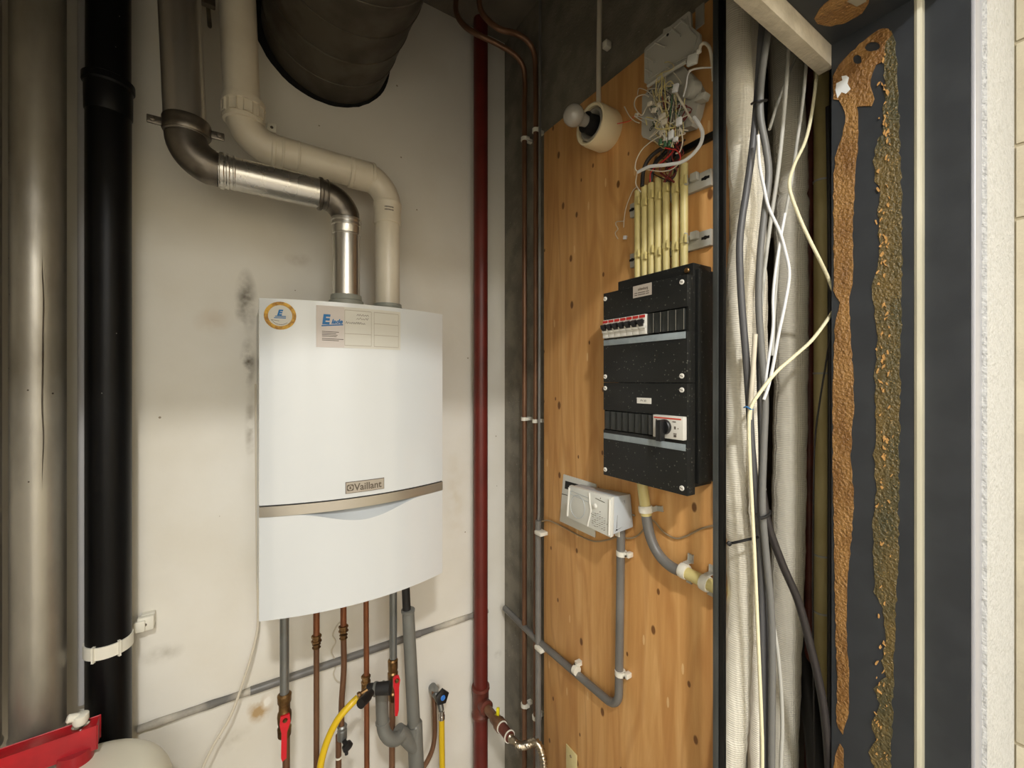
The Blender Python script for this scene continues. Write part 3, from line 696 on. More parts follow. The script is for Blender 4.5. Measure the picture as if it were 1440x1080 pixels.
for px_ in (131,168):
    r_=ray(px_,900); dd=Vector((r_.x,r_.y,0)); 
    # point on the ring facing the camera along that ray
    o2=Vector((0,0,0)); dn=dd.normalized(); c2=Vector((bp.x,bp.y,0)); tca=c2.dot(dn); d2=c2.length_squared-tca*tca; th_=math.sqrt(max(0,.043**2-d2)); q=dn*(tca-th_); nrm=(q-c2).normalized(); tn=Vector((-nrm.y,nrm.x,0))
    b=nb(); obox(b,(q.x,q.y,zk),tn*.0018,nrm*.003,(0,0,.017),.0006); obj('clamp_rib',b,M_clampw,ck)
tb=atY(203,897,1.372)
b=nb(); box(b,(bp.x+.036,1.352,zk-.013),(tb.x+.004,1.360,zk+.013),.002); obox(b,(tb.x+.004,1.365,zk+.002),(.016,0,0),(0,.008,0),(0,0,.017),.003); box(b,(tb.x-.006,YW-.018,zk-.012),(tb.x+.02,YW,zk+.02),.002); lg=obj('wall_lug',b,M_clampw,ck)
b=nb(); lathe(b,(tb.x+.003,1.357,zk+.001),(0,-1,0),[(0,.004),(.0015,.003)],10); obj('screw',b,M_steel2,lg)
zp=H-.725
s1=Vector((-.3465,1.265,0))
for i,(c_,lab) in enumerate(((s1,'weathered silver metal pipe ending above the red bracket, right of its twin'),(Vector((-.438,1.262,0)),'leftmost silver metal pipe, cut off by the photo edge'))):
    t_=thing('silver_pipe',(c_.x,c_.y,zp),lab,'pipe')
    b=nb(); tube(b,[(c_.x,c_.y,zp),(c_.x,c_.y,ZC)],.0405,40); obj('tube',b,M_silver,t_)
    b=nb(); lathe(b,(c_.x,c_.y,zp),Z1v,[(-.002,.038),(-.002,.0425),(.002,.043),(.006,.0415),(.008,.040)],40); obj('end_rim',b,M_silver,t_)
    b=nb(); a0=math.radians(-66); tube(b,smooth([(c_.x+math.cos(a0+random.uniform(-.05,.05))*.0402,c_.y+math.sin(a0+.0)*.0402,H+.30-k*.07) for k in range(9)],4),[.0004+.0012*math.sin(math.pi*k/32) for k in range(33)],6); obj('dent_seam',b,M_steel2,t_)
q=atY(112,700,1.355)
b=nb(); tube(b,[(q.x,1.372,H-.755),(q.x,1.372,ZC)],.0075,14); tag(obj('thin_grey_pipe',b,M_pinkish),'thin pale grey vertical pipe between the silver and the black pipe','pipe')

# expansion vessel with red bar
vc=Vector((-.262,1.112,0)); VR=.150
b=nb(); prof=[(0,.02)]
zt=H-.763
prof=[(-.62,.03),(-.60,.10),(-.57,.135),(-.53,VR),(-.115,VR),(-.112,VR+.0035),(-.104,VR+.0035),(-.101,VR)]
for k in range(1,9):
    a0=math.pi/2*k/8; prof.append((-.072+.072*math.sin(a0),VR-.060+.060*math.cos(a0)))
prof.append((.002,.02))
lathe(b,(vc.x,vc.y,zt),Z1v,prof,64); tag(obj('expansion_vessel',b,M_vessel),'rounded cream white expansion vessel at the bottom left under the red bar','vessel')
pa=atY(143,1003,1.19); pb=atY(-60,1058,1.19)
zb1=H-.700; zb0=zt+.0005
e0=Vector((atY(138,1020,1.19).x,1.19,0)); ux=Vector((-1,-.06,0)).normalized(); uy=Vector((.06,-1,0)).normalized()
rb=thing('red_bar',(e0.x-.12,1.19,zb0),'red painted steel bar lying across the white expansion vessel','bar')
b=nb(); cc=e0+ux*.17+Vector((0,0,zb1-.022)); obox(b,cc,ux*.17,uy*.017,(0,0,.022),.002); obj('bar_body',b,M_red,rb)
q=atY(103,1050,1.17); b=nb(); lathe(b,(q.x,1.184,zb0),Z1v,[(0,.027),(.024,.027)],28); obj('boss',b,M_red,rb)
wf=thing('bleed_cap',(q.x+.005,1.19,zb1),'small white plastic bleed cap on top of the red bar','cap')
b=nb(); lathe(b,(q.x+.006,1.19,zb1),Z1v,[(0,.0135),(.004,.0135),(.006,.011)],20); obj('collar',b,M_chrome,wf)
b=nb(); lathe(b,(q.x+.006,1.19,zb1+.006),Z1v,[(0,.010),(.006,.0125),(.018,.0125),(.020,.009)],20); obj('cap_body',b,M_clampw,wf)
b=nb(); lathe(b,(q.x+.002,1.19,zb1+.021),(-1,-.3,.35),[(-.004,.006),(.004,.008),(.014,.008),(.016,.006)],16); obj('spout',b,M_clampw,wf)

# ================================================================== WALL CONDUIT (level line round the corner)
ZL=H-.862
def wl(px,Y): return atY(px,900,Y).x
wc=thing('wall_conduit',(.3,1.3835,ZL-.004),'paint-smeared grey conduit running level along the white wall behind the boiler pipes','conduit')
cx0=[-.21,wl(352,YW),wl(590,YW),.785]
for k,(m_,r_) in enumerate(((M_duskcond,.0095),(M_cond,.0112),(M_duskcond,.0095))):
    xs=[cx0[k]+(cx0[k+1]-cx0[k])*i/14 for i in range(15)]
    b=nb(); tube(b,[Vector((x_,1.3835,ZL-.004)) for x_ in xs],[r_+(random.uniform(-.0008,.0008) if k!=1 else 0) for x_ in xs],12); obj('conduit_tube',b,m_,wc,label='bare grey stretch' if k==1 else None)
# flaked plaster patch below it
def wall_patch(name,pts,m,Y=YW,th=.0012,amp=1.2,step=6):
    b=nb(); prism(b,[atY(p.x,p.y,Y) for p in jag([Vector(q) for q in pts],amp,step)],(0,-th,0)); return obj(name,b,m,back)
#wall_patch('flaked_patch',[(352,972),(362,962),(378,975),(380,988),(372,1000),(374,1018),(366,1024),(360,1004),(352,996)],M_stain)
#wall_patch('flaked_patch',[(612,958),(624,962),(622,972),(610,968)],M_stain)
# conduit round the corner on the plywood side
cond=thing('grey_conduit',(.80,.9,ZL),'grey plastic conduit running level across the plywood then up to the white box','conduit')
yv=atX(870,900,.815).y
q0=atX(696,851,.835); ytop=atX(873,757,.815).z
P=fillet([(.845,1.386-.03,ZL),(.826,1.12,ZL+.005),(.815,yv,H-.842),(.815,atX(874,760,.815).y,H-.29)],.045,10)
b=nb(); tube(b,P,.0105,16); obj('conduit_tube',b,M_cond,cond)
def clip(px,py,X,ax,parent,r=.0105,m=M_clampw,side=(0,-1,0)):
    p=atX(px,py,X); p.x=X; ax=Vector(ax); b=nb()
    lathe(b,p,ax,[(-.006,r),(-.006,r+.003),(.006,r+.003),(.006,r)],16)
    sd=Vector(side); obox(b,p+sd*(r+.006)+Vector(((PX-X)/2,0,0)),ax*.006,Vector((max(.001,(PX-X)/2-.0002),0,0)),sd*.006,.0008)
    o=obj('pipe_clip',b,m,parent,label='white pipe clip')
    b=nb(); lathe(b,p+sd*(r+.008)+Vector((-.004,0,0)),(-1,0,0),[(0,.0028),(.003,.0022)],8); obj('screw',b,M_steel2,o)
    return o
clip(874,778,.815,(0,0,1),cond); clip(872,946,.815,(0,0,1),cond); clip(810,942,.8148,(0,1,0),cond,side=(0,0,1))

# vertical grey conduit in front of plywood's left edge
yv=atX(759,800,.825).y
vc_=thing('vertical_conduit',(.822,yv,0),'thin grey vertical conduit in the corner with white clips, right of the copper pipes','conduit')
zt_=atX(760,733,.82).z
b=nb(); tube(b,[(.819,yv,0),(.819,yv,zt_)],.0098,14); obj('conduit_tube',b,M_cond,vc_)
b=nb(); tube(b,[(.819,yv,zt_),(.823,yv+.002,zt_+.02),(.830,yv+.004,ZC)],.0045,8); obj('thin_upper_wire',b,M_cond,vc_)
for py_ in (749,911):
    q=atX(761,py_,.819); b=nb(); box(b,(.803,q.y-.018,q.z-.006),(.8329,q.y+.016,q.z+.006),.002); obj('pipe_clip',b,M_clampw,vc_,label='square white pipe clip')

# ================================================================== COPPER PIPES IN THE CORNER
def up(px,X,pys): return [atX(px,p_,X) for p_ in pys]
for i,(px_,X_,top,lab,clips) in enumerate((
    (737.5,.835,[(738,120),(736,95),(725,78),(700,62),(675,50),(655,38),(643,22),(641,5),(646,-30)],'left thin copper pipe in the corner, curling over the red pipe at the top',(196,589,991)),
    (753.5,.835,[(753,105),(751,75),(742,58),(725,47),(705,42),(690,32),(678,18),(674,2),(676,-30)],'right thin copper pipe in the corner, next to the plywood',(184,592,1008)))):
    q=atX(px_,900,X_); t_=thing('corner_copper_pipe',(X_,q.y,0),lab,'pipe','thin copper pipes in the corner')
    dl=(q.x*VX+q.y*VY); pts=[Vector((X_,q.y,0)),Vector((X_,q.y,atX(px_,300,X_).z)),Vector((X_,q.y,atX(px_,150,X_).z))]
    n=len(top)
    for k,(a_,c_) in enumerate(top):
        f_=min(1,k/4); dd=dl*(1-f_*.035)- (.03*f_ if i==0 else 0.02*f_); pts.append(atD(a_,c_,dd))
    b=nb(); tube(b,[pts[0],pts[1]]+smooth(pts[2:],6),.0088,14); obj('pipe_tube',b,M_copperd,t_)
    for c_ in clips:
        p=atX(px_,c_,X_); b=nb(); lathe(b,(X_,p.y,p.z),Z1v,[(-.006,.009),(-.006,.0125),(.006,.0125),(.006,.009)],12); box(b,(X_+.008,p.y-.006,p.z-.006),(XW,p.y+.006,p.z+.006)); box(b,(X_-.004,p.y-.016,p.z-.005),(X_+.012,p.y-.009,p.z+.005),.001); obj('pipe_clip',b,M_clampw,t_,label='small white pipe clip')

# ================================================================== RED GAS RISER
rx=atY(676,500,1.345).x
red=thing('red_pipe',(rx,1.345,0),'red-brown painted vertical steel pipe left of the corner','pipe')
zj=atY(676,985,1.345).z
b=nb(); tube(b,[(rx,1.345,0),(rx,1.345,ZC)],.0255,28); obj('riser',b,M_redpipe,red)
b=nb(); lathe(b,(rx,1.345,zj),Z1v,[(-.055,.026),(-.055,.0315),(-.045,.0325),(-.040,.029),(.040,.029),(.045,.0325),(.055,.0315),(.055,.026)],28); obj('tee',b,M_redtee,red,label='red-brown cast tee')
p0=Vector((rx,1.345,zj)); p1=atD(703,1010,1.33); p2=atD(716,1035,1.365); dv=(p2-p0).normalized()
b=nb(); lathe(b,p0,dv,[(0,.022),(.035,.024),(.045,.025),(.047,.017),(.05,.016)],20); obj('branch',b,M_redtee,red)
L_=(p2-p0).length
gv=thing('gas_valve',p0+dv*.09,'small brown gas valve with yellow handle on the red pipe tee','valve')
b=nb(); lathe(b,p0+dv*.051,dv,[(0,.0150),(.045,.0150),(.047,.018),(.075,.019),(.077,.022),(.095,.022),(.097,.016)],18); obj('valve_body',b,M_copperd,gv)
b=nb(); h0=p0+dv*.112+Vector((0,0,.016)); obox(b,h0+Vector((.004,-.004,.010)),Vector((.004,.003,0)),Vector((-.003,.004,0)),(0,0,.016),.002); lathe(b,h0-Vector((0,0,.006)),(0,0,1),[(0,.005),(.008,.005)],10); obj('handle',b,M_yelh,gv,label='yellow handle')
b=nb(); lathe(b,p0+dv*.149,dv,[(0,.0165),(.05,.0165),(.052,.012)],18); obj('sleeve',b,M_redtee,gv)
for k in (.150,.196):
    b=nb(); lathe(b,p0+dv*k,dv,[(-.0015,.0165),(-.0015,.0195),(.0015,.0195),(.0015,.0165)],20); obj('white_washer',b,M_clampw,gv,label='white plastic washer')
ps=p0+dv*.202
hp=smooth([ps,atD(723,1043,1.34),atD(732,1049,1.325),atD(742,1047,1.31),atD(751,1043,1.30),atD(759,1050,1.29),atD(764,1068,1.28),atD(766,1100,1.27),atD(767,1160,1.26)],12)
acc=[0]
for i in range(1,len(hp)): acc.append(acc[-1]+(hp[i]-hp[i-1]).length)
hp2=[]; k=0; t_=0
while t_<acc[-1]:
    while acc[k+1]<t_: k+=1
    hp2.append(hp[k].lerp(hp[k+1],(t_-acc[k])/(acc[k+1]-acc[k]))); t_+=.0040
b=nb(); tube(b,hp2,[.0125 if i%2 else .0088 for i in range(len(hp2))],14); tag(obj('corrugated_gas_hose',b,M_corrug,sharp=80),'shiny corrugated metal hose curving down from the gas valve','hose')

# ================================================================== PIPES UNDER THE BOILER
YP=1.20
def vp(px,Y=YP): return atY(px,900,Y).x
def zz(px,py,Y=YP): return atY(px,py,Y).z
ZT=BZ0+.006
def nut(parent,x,Y,z,r,h_,m=M_brass,name='fitting',sides=6,label=None):
    b=nb(); lathe(b,(x,Y,z-h_/2),Z1v,[(0,r*.82),(.001,r),(h_*.3,r),(h_*.32,r*.84),(h_*.66,r*.84),(h_*.68,r),(h_-.001,r),(h_,r*.82)],sides)
    for f in b.faces: f.smooth=False
    return obj(name,b,m,parent,label=label)
# 1 grey steel pipe, red lever valve
x_=vp(400); t_=thing('flow_pipe',(x_,YP,0),'leftmost pipe under the boiler, galvanised, with a brass valve and red lever','pipe','pipes under the boiler')
b=nb(); tube(b,[(x_,YP,zz(400,975)),(x_,YP,ZT)],.0105,16); obj('upper_tube',b,M_zpipe,t_)
b=nb(); tube(b,[(x_+.004,YP,0),(x_+.004,YP,zz(400,1025))],.0085,14); obj('lower_tube',b,M_copperd,t_,label='dark copper lower tube')
b=nb(); lathe(b,(x_,YP,zz(400,1035)),Z1v,[(0,.011),(.002,.015),(.022,.016),(.026,.013),(.036,.0155),(.052,.0165),(.060,.0155),(.064,.013),(.082,.013),(.086,.0155),(.104,.0165),(.108,.012)],16); vb=obj('ball_valve',b,M_brass,t_,label='brass ball valve')
pz=zz(397,1012); b=nb(); prism(b,[(x_-.010,YP-.018,pz+.020),(x_+.010,YP-.018,pz+.020),(x_+.012,YP-.018,pz),(x_+.004,YP-.020,pz-.022),(x_+.003,YP-.020,pz-.085),(x_-.006,YP-.020,pz-.090),(x_-.009,YP-.020,pz-.080),(x_-.008,YP-.020,pz-.02),(x_-.012,YP-.018,pz)],(0,.005,0)); obj('lever',b,M_redl,vb,label='red lever')
b=nb(); lathe(b,(x_,YP-.010,pz+.008),(0,-1,0),[(0,.006),(.008,.006),(.011,.004)],8); obj('lever_nut',b,M_brass,vb)
# 2 copper
x_=vp(445); t_=thing('gas_copper_pipe',(x_,YP,0),'second copper pipe from the left under the boiler, with one brass coupling','pipe','pipes under the boiler')
b=nb(); tube(b,[(x_,YP,zz(445,900)),(x_,YP,ZT)],.0078,14); obj('upper_tube',b,M_copper,t_)
b=nb(); tube(b,[(x_,YP,0),(x_,YP,zz(445,905))],.0070,14); obj('lower_tube',b,M_copperd,t_)
nut(t_,x_,YP,zz(445,898),.0125,.020); nut(t_,x_,YP,zz(445,908),.0105,.014)
# 3 copper with grey valve, black knob
x_=vp(483); t_=thing('hot_water_copper_pipe',(x_,YP,0),'third pipe from the left under the boiler, copper, ending in a grey drain valve','pipe','pipes under the boiler')
x2=vp(480)
b=nb(); tube(b,[(x_,YP,zz(483,885)),(x_,YP,ZT)],.0080,14); obj('upper_tube',b,M_copper,t_)
b=nb(); tube(b,smooth([(x_,YP,zz(483,892)),(x_+.001,YP,zz(483,940)),(x2+.001,YP,zz(481,985)),(x2,YP,zz(481,1022))],5),.0076,14); obj('lower_tube',b,M_copperd,t_)
nut(t_,x_,YP,zz(483,884),.0125,.018); nut(t_,x_,YP,zz(483,895),.0105,.014)
zv=zz(482,1028)
b=nb(); lathe(b,(x2+.002,YP,zv-.022),Z1v,[(0,.009),(.002,.0125),(.026,.0125),(.028,.010),(.036,.013),(.040,.010)],14); v_=obj('drain_valve',b,M_zpipe,t_,label='grey drain valve')
b=nb(); lathe(b,(x2+.005,YP-.010,zv-.020),(.3,-1,-.3),[(0,.006),(.010,.006),(.012,.0125),(.022,.0135),(.025,.008)],14); tube(b,[(x2+.008,YP-.022,zv-.028),(x2+.008,YP-.026,zv-.046)],.0045,8); obj('knob',b,M_blk,v_,label='black knob')
b=nb(); tube(b,[(x2-.006,YP+.006,0),(x2-.006,YP+.006,zv-.010)],.0075,12); obj('tail_pipe',b,M_copperd,t_)
b=nb(); lathe(b,(x2-.006,YP+.006,zz(474,1068)),Z1v,[(-.002,.0078),(-.002,.0095),(.002,.0095),(.002,.0078)],12); obj('band',b,M_clampw,t_)
# 4 copper with safety valve
x_=vp(514.5); t_=thing('cold_water_copper_pipe',(x_,YP,0),'copper pipe under the boiler passing through the black safety valve','pipe','pipes under the boiler')
b=nb(); tube(b,[(x_+.004,YP,0),(x_+.002,YP,zz(515,960)),(x_,YP,ZT)],.0072,14); obj('pipe_tube',b,M_copper,t_)
zv=zz(514,955); nut(t_,x_,YP,zv,.0125,.022)
sv=thing('safety_valve',(x_,YP,zv-.03),'black and brass safety valve branching between copper pipe and grey trap','valve')
b=nb(); lathe(b,(x_,YP,zv-.045),Z1v,[(0,.009),(.002,.012),(.034,.012),(.036,.009)],12); obj('valve_body',b,M_brass,sv)
zh=zz(530,964,1.2); xe=vp(545)
ca=atD(517,970,1.125); cb=atD(549,967,1.125); b=nb(); tube(b,[ca,cb],[.0145,.0165],18); obj('cross_piece',b,M_blkr,sv)
b=nb(); lathe(b,ca.lerp(cb,.35),cb-ca,[(-.003,.0145),(-.003,.0175),(.003,.0175),(.003,.0145)],18); obj('ring',b,M_gpvc,sv)
b=nb(); a_=atD(522,974,1.085); c_=atD(507,990,1.04); tube(b,[a_,a_.lerp(c_,.3),a_.lerp(c_,.32),c_],[.009,.009,.0115,.0115],16); obj('knob',b,M_blk,sv)
a_=atD(510,975,1.09); b=nb(); lathe(b,a_,(-1,-.1,-.2),[(-.012,.007),(.004,.007),(.006,.009),(.012,.009)],10); obj('outlet',b,M_brass,sv)
# 5 steel/copper with red lever
x_=vp(553); t_=thing('return_pipe',(x_,YP,0),'galvanised pipe under the boiler with brass valve and hanging red lever, beside the grey drain','pipe','pipes under the boiler')
YR=1.225; x_=vp(553,YR)
b=nb(); tube(b,[(x_,YR,zz(553,925,YR)),(x_,YR,ZT)],.0108,16); obj('upper_tube',b,M_zpipe,t_)
b=nb(); tube(b,[(x_-.005,YR,0),(x_-.003,YR,zz(553,985,YR))],.0088,14); obj('lower_tube',b,M_copperd,t_,label='dark copper lower tube')
b=nb(); lathe(b,(x_-.001,YR,zz(553,985,YR)),Z1v,[(0,.010),(.004,.013),(.024,.014),(.028,.011),(.050,.011),(.054,.014),(.082,.015),(.086,.012),(.092,.014),(.118,.0145),(.122,.011)],16); vb=obj('ball_valve',b,M_brass,t_,label='brass ball valve')
q=atY(558,958,1.19); pz=q.z; X_=q.x
b=nb(); prism(b,[(X_-.010,1.19,pz+.010),(X_-.004,1.19,pz+.016),(X_+.006,1.19,pz+.014),(X_+.010,1.19,pz),(X_+.007,1.19,pz-.02),(X_+.006,1.19,pz-.085),(X_+.002,1.19,pz-.100),(X_-.005,1.19,pz-.098),(X_-.006,1.19,pz-.03),(X_-.010,1.19,pz-.01)],(0,.005,0)); obj('lever',b,M_redl,vb,label='red lever')
b=nb(); lathe(b,(X_,1.195,pz+.002),(0,-1,0),[(0,.006),(.008,.006),(.010,.004)],8); obj('lever_nut',b,M_brass,vb)
# grey drain with black hose and trap
YD=1.20
x0=vp(571,YD); 
dr=thing('grey_drain_pipe',(x0,YD,0),'thick grey plastic drain pipe with trap and branch under the boiler','pipe')
xb=vp(586,YD)
zA=zz(574,858,YD); zB=zz(582,1018,YD)
b=nb(); tube(b,[(x0+.006,YD,zA),(vp(582,YD),YD,zB)],[.0175,.0185],24); obj('upper_tube',b,M_gpvc,dr)
b=nb(); lathe(b,(x0+.006,YD,zA),Z1v,[(-.006,.018),(-.004,.0195),(.002,.0195),(.003,.016)],24); obj('rim',b,M_gpvc,dr)
b=nb(); tube(b,[(vp(582,YD),YD,zB+.004),(vp(583,YD),YD,zB),(vp(585.5,YD),YD,zz(586,1080,YD)),(vp(586,YD),YD,0)],[.019,.0222,.0222,.0215],24); obj('socket_tube',b,M_gpvc,dr)
# trap: down from safety valve, U, up into branch
T=[atY(536,968,1.19),atY(537,985,1.19),atY(538,1015,1.19),atY(541,1030,1.185),atY(549,1039,1.18),atY(558,1039,1.18),atY(566,1032,1.185)]
b=nb(); tube(b,smooth(T,5),.0172,22); obj('trap_bend',b,M_gpvc,dr)
b=nb(); lathe(b,T[2],Z1v,[(-.004,.0175),(-.003,.0192),(.002,.0192),(.003,.0175)],22); obj('rim',b,M_gpvc,dr)
b=nb(); tube(b,[atY(560,1026,1.19),atY(566,1032,1.19),atY(585,1052,1.2)],[.0175,.0205,.0205],22); obj('branch',b,M_gpvc,dr)
b=nb()
for k in range(7):
    a0=2*math.pi*k/7; obox(b,T[0]+Vector((math.cos(a0)*.0165,math.sin(a0)*.0165,.004)),Vector((-math.sin(a0),math.cos(a0),0))*.003,Vector((math.cos(a0),math.sin(a0),0))*.0022,(0,0,.0055))
lathe(b,T[0]-Vector((0,0,.006)),Z1v,[(0,.0165),(.004,.0178),(.0045,.015)],20)
obj('slotted_collar',b,M_lampi,dr,label='pale slotted collar')
b=nb(); tube(b,[(x0+.005,YD,zA-.02),(x0+.002,YD,zA),(x0-.003,YD+.004,ZT)],.0115,18); tag(obj('black_condensate_hose',b,M_blkr),'short black hose from the boiler into the grey drain pipe','hose')
# wall tap
tp=atY(611,985,1.33); tw=atY(611,962,YW)
tp.z+=.0
tap=thing('wall_tap',(tp.x,1.33,tp.z),'small wall tap with black handle and blue dot right of the drain','tap')
b=nb(); tube(b,[atY(608,966,YW),atY(610,970,1.365),atY(613,978,1.335)],[.014,.015,.012],14); tube(b,[atY(613,976,1.335),atY(618,986,1.315),atY(621,1000,1.305)],[.012,.011,.009],12); obj('tap_body',b,M_zpipe,tap)
q=atY(621,981,1.285); b=nb(); lathe(b,(q.x,1.300,q.z),(.1,-1,.1),[(0,.009),(.006,.020),(.012,.0255),(.019,.0245),(.022,.018)],5); hd=obj('handle',b,M_blk,tap,label='black handle')
b=nb(); dn=Vector((.1,-1,.1)).normalized(); lathe(b,Vector((q.x,1.300,q.z))+dn*.0221,dn,[(0,.0085),(.0015,.007)],16); obj('blue_dot',b,M_blue,hd,label='blue dot')
b=nb(); hn=atY(621,1004,1.30); lathe(b,(hn.x,1.30,hn.z-.018),Z1v,[(0,.008),(.002,.011),(.014,.011),(.016,.009),(.030,.010)],12); obj('hose_nut',b,M_chrome,tap)
y0=hn.z-.014
b=nb(); tube(b,smooth([(hn.x,1.30,y0),(hn.x+.001,1.30,y0-.10),(hn.x+.003,1.295,y0-.3),(hn.x+.004,1.29,.1)],5),.0095,16); tag(obj('yellow_hose',b,M_yel),'yellow hose hanging from the wall tap right of the drain','hose')
b=nb(); q=[atY(610,972,1.345),atY(610.5,985,1.338),atY(611,1000,1.33),atY(611.5,1030,1.325),atY(609,1050,1.32),atY(603,1066,1.32),atY(594,1082,1.32),atY(586,1095,1.32),atY(584,1140,1.32)]
tube(b,smooth(q,5),.0078,12); tag(obj('tap_supply_pipe',b,M_copperd),'thin brown copper pipe bending from the wall tap behind the grey drain','pipe')
# left yellow hose
b=nb(); tube(b,smooth([atY(503,981,1.165),atY(490,994,1.16),atY(475,1012,1.16),atY(463,1035,1.165),atY(455,1058,1.165),atY(450,1082,1.165),atY(447,1120,1.165),atY(446,1200,1.165)],6),.0085,14); tag(obj('yellow_hose',b,M_yel),'yellow hose arching from the safety valve down behind the second copper pipe','hose')
# coiled wire
b=nb(); tube(b,smooth([atY(482,872,1.3868),atY(474,880,1.3868),atY(468,893,1.3868),atY(472,903,1.3868),atY(466,917,1.3868),atY(473,932,1.3868),atY(469,948,1.3868),atY(474,958,1.3868),atY(482,962,1.3868),atY(478,978,1.3868),atY(478,1000,1.3868)],5),.0022,8); tag(obj('wavy_wire',b,M_cabw2),'thin wavy white wire hanging behind the copper pipes under the boiler','wire')
# white cable left of the boiler
b=nb(); tube(b,smooth([atY(360,540,1.375),atY(361,700,1.375),atY(362,800,1.37),atY(363,872,1.36),atY(358,905,1.35),atY(345,950,1.34),atY(325,1005,1.33),atY(302,1045,1.32),atY(284,1082,1.31),atY(262,1140,1.30),atY(255,1200,1.30)],6),.0034,8); tag(obj('white_cable',b,M_cabw2),'white cable hanging from behind the boiler towards the lower left','cable')

# ================================================================== FUSE BOX
FX=.744; FY0,FY1=.513,.742; FZ1=H+.209; FZ0=H-.2305; FM=H-.0065
fb=thing('fuse_box',(PX,.63,FZ0),'black plastic fuse box with white breakers and a rotary switch on the plywood','fuse box')
b=nb(); box(b,(.770,FY0+.004,FZ0+.012),(PX,FY1-.022,H+.237),.003); obj('back_box',b,M_fuse,fb)
b=nb(); box(b,(.776,FY0-.004,FZ0+.02),(PX,FY0+.01,H+.224),.002); obj('side_flange',b,M_fuse,fb)
WB=.0485
def cover(z0,z1,wz0,wz1):
    b=nb()
    box(b,(FX,FY0,z0),(.770,FY1,wz0),.0015); box(b,(FX,FY0,wz1),(.770,FY1,z1),.0015)
    box(b,(FX+.004,FY0,wz0-.001),(.770,FY0+.006,wz1+.001)); box(b,(FX+.004,FY1-.003,wz0-.001),(.770,FY1,wz1+.001)); box(b,(FX+.012,FY0+.001,wz0-.001),(.768,FY1-.001,wz1+.001))
    return obj('cover',b,M_fuse,fb)
def zf(px,py): return atX(px,py,FX).z
u1=zf(912,440.5); u0=zf(912,470)
c1=cover(FM+.0003,FZ1,u0-.001,u1+.001)
l1=zf(921,583); l0=zf(921,613)
c2=cover(FZ0,FM-.0003,l0-.001,l1+.001)
for cv,(za_,zb_) in ((c1,(FM+.014,FZ1-.014)),(c2,(FZ0+.014,FM-.014))):
    for yy in (FY0+.012,FY1-.007):
        for z_ in (za_,zb_):
            b=nb(); lathe(b,(FX,yy,z_),(-1,0,0),[(0,.0052),(.0015,.0052),(.0022,.0042)],16); s_=obj('screw',b,M_white,cv,label='white cover screw')
            b=nb(); obox(b,(FX-.0023,yy,z_),(.0002,0,0),(0,.0034,.0012),(0,.0003,-.0006)); 
            for f in b.faces: pass
            obj('slot',b,M_ink,s_)
b=nb(); lathe(b,(.768,FY0+.016,H+.222),(-1,0,0),[(0,.0055),(.004,.0055),(.005,.0045)],12); obj('brass_screw',b,M_brass,fb,label='brass screw')
# label strips
def strip(zc,par,name):
    b=nb(); box(b,(FX-.0012,FY0+.0035,zc-.0068),(FX,FY1-.002,zc+.0068),.0003); return obj(name,b,M_strip,par,label='grey label strip')
s1_=strip(zf(854,482),c1,'label_strip'); s2_=strip(zf(854,613),c2,'label_strip')
b=nb(); 
for yy,w_ in ((.727,.012),(.700,.008),(.690,.004)): box(b,(FX-.0015,yy-w_/2,zf(854,478)-.001),(FX-.0012,yy+w_/2,zf(854,478)+.0004))
obj('pencil_mark',b,M_ink,s1_)
# rating label and small label
q0=atX(890.5,403,FX); q1=atX(916.5,417,FX)
b=nb(); box(b,(FX-.0008,q1.y,atX(891,419.5,FX).z),(FX,q0.y,atX(891,403,FX).z)); lab=obj('rating_label',b,M_label,c1,label='silver rating label')
lz=(atX(891,419.5,FX).z+atX(891,403,FX).z)/2; ly=q0.y
b=text_bm('oldenburg',.0082,lambda x,y:Vector((FX-.0011,ly-.014-x*.82,lz+.0015+y)),bold=.0002); obj('lettering',b,M_badgetext,lab)
b=nb()
for k in range(2):
    for (a_,c_) in ((.004,.012),(.014,.034),(.036,.044)): box(b,(FX-.0010,ly-a_,lz-.0045-.0045*k),(FX-.0008,ly-c_,lz-.0028-.0045*k))
obj('small_print',b,M_ink,lab)
q0=atX(896,559,FX); q1=atX(916,569,FX)
b=nb(); box(b,(FX-.0008,q1.y,atX(896,567,FX).z),(FX,q0.y,atX(896,559,FX).z)); lab=obj('group_label',b,M_white,c2,label='small white group label')
b=text_bm('PV 30',.0065,lambda x,y:Vector((FX-.0011,q0.y-.010-x,atX(896,567,FX).z+.0042+y))); obj('lettering',b,M_ink,lab)
# breakers
zt1,zt0=u1,u0
MODW=(FY1-.003-(FY0+.006))/12.0
by=[FY1-.003-MODW*k for k in range(13)]
hM=zt1-zt0; XF=FX-.0055
bk0=None
for k in range(7):
    ya,yb=by[k],by[k+1]
    b=nb(); box(b,(XF,yb+.0004,zt0+.001),(.764,ya-.0004,zt1-.001),.0008)
    box(b,(XF-.003,yb+.0004,zt0+hM*.30),(XF+.002,ya-.0004,zt0+hM*.52),.0006)
    br_=obj('circuit_breaker',b,M_brk,c1)
    b=nb(); box(b,(XF-.0004,yb+.0012,zt1-.0085),(XF,ya-.0012,zt1-.0025)); obj('red_stripe',b,M_redp,br_)
    b=nb(); ym=(ya+yb)/2; zm=zt0+hM*.60
    prism(b,[(XF-.002,ym+.0058,zm-.010),(XF-.009,ym+.0058,zm-.004),(XF-.0115,ym+.0058,zm+.0035),(XF-.007,ym+.0058,zm+.006),(XF+.0,ym+.0058,zm+.004)],(0,-.0116,0)); obj('toggle',b,M_blk,br_)
    b=nb(); box(b,(XF-.0003,ym-.0035,zt0+hM*.74),(XF,ym+.0045,zt0+hM*.79)); obj('small_print',b,M_inkl,br_)
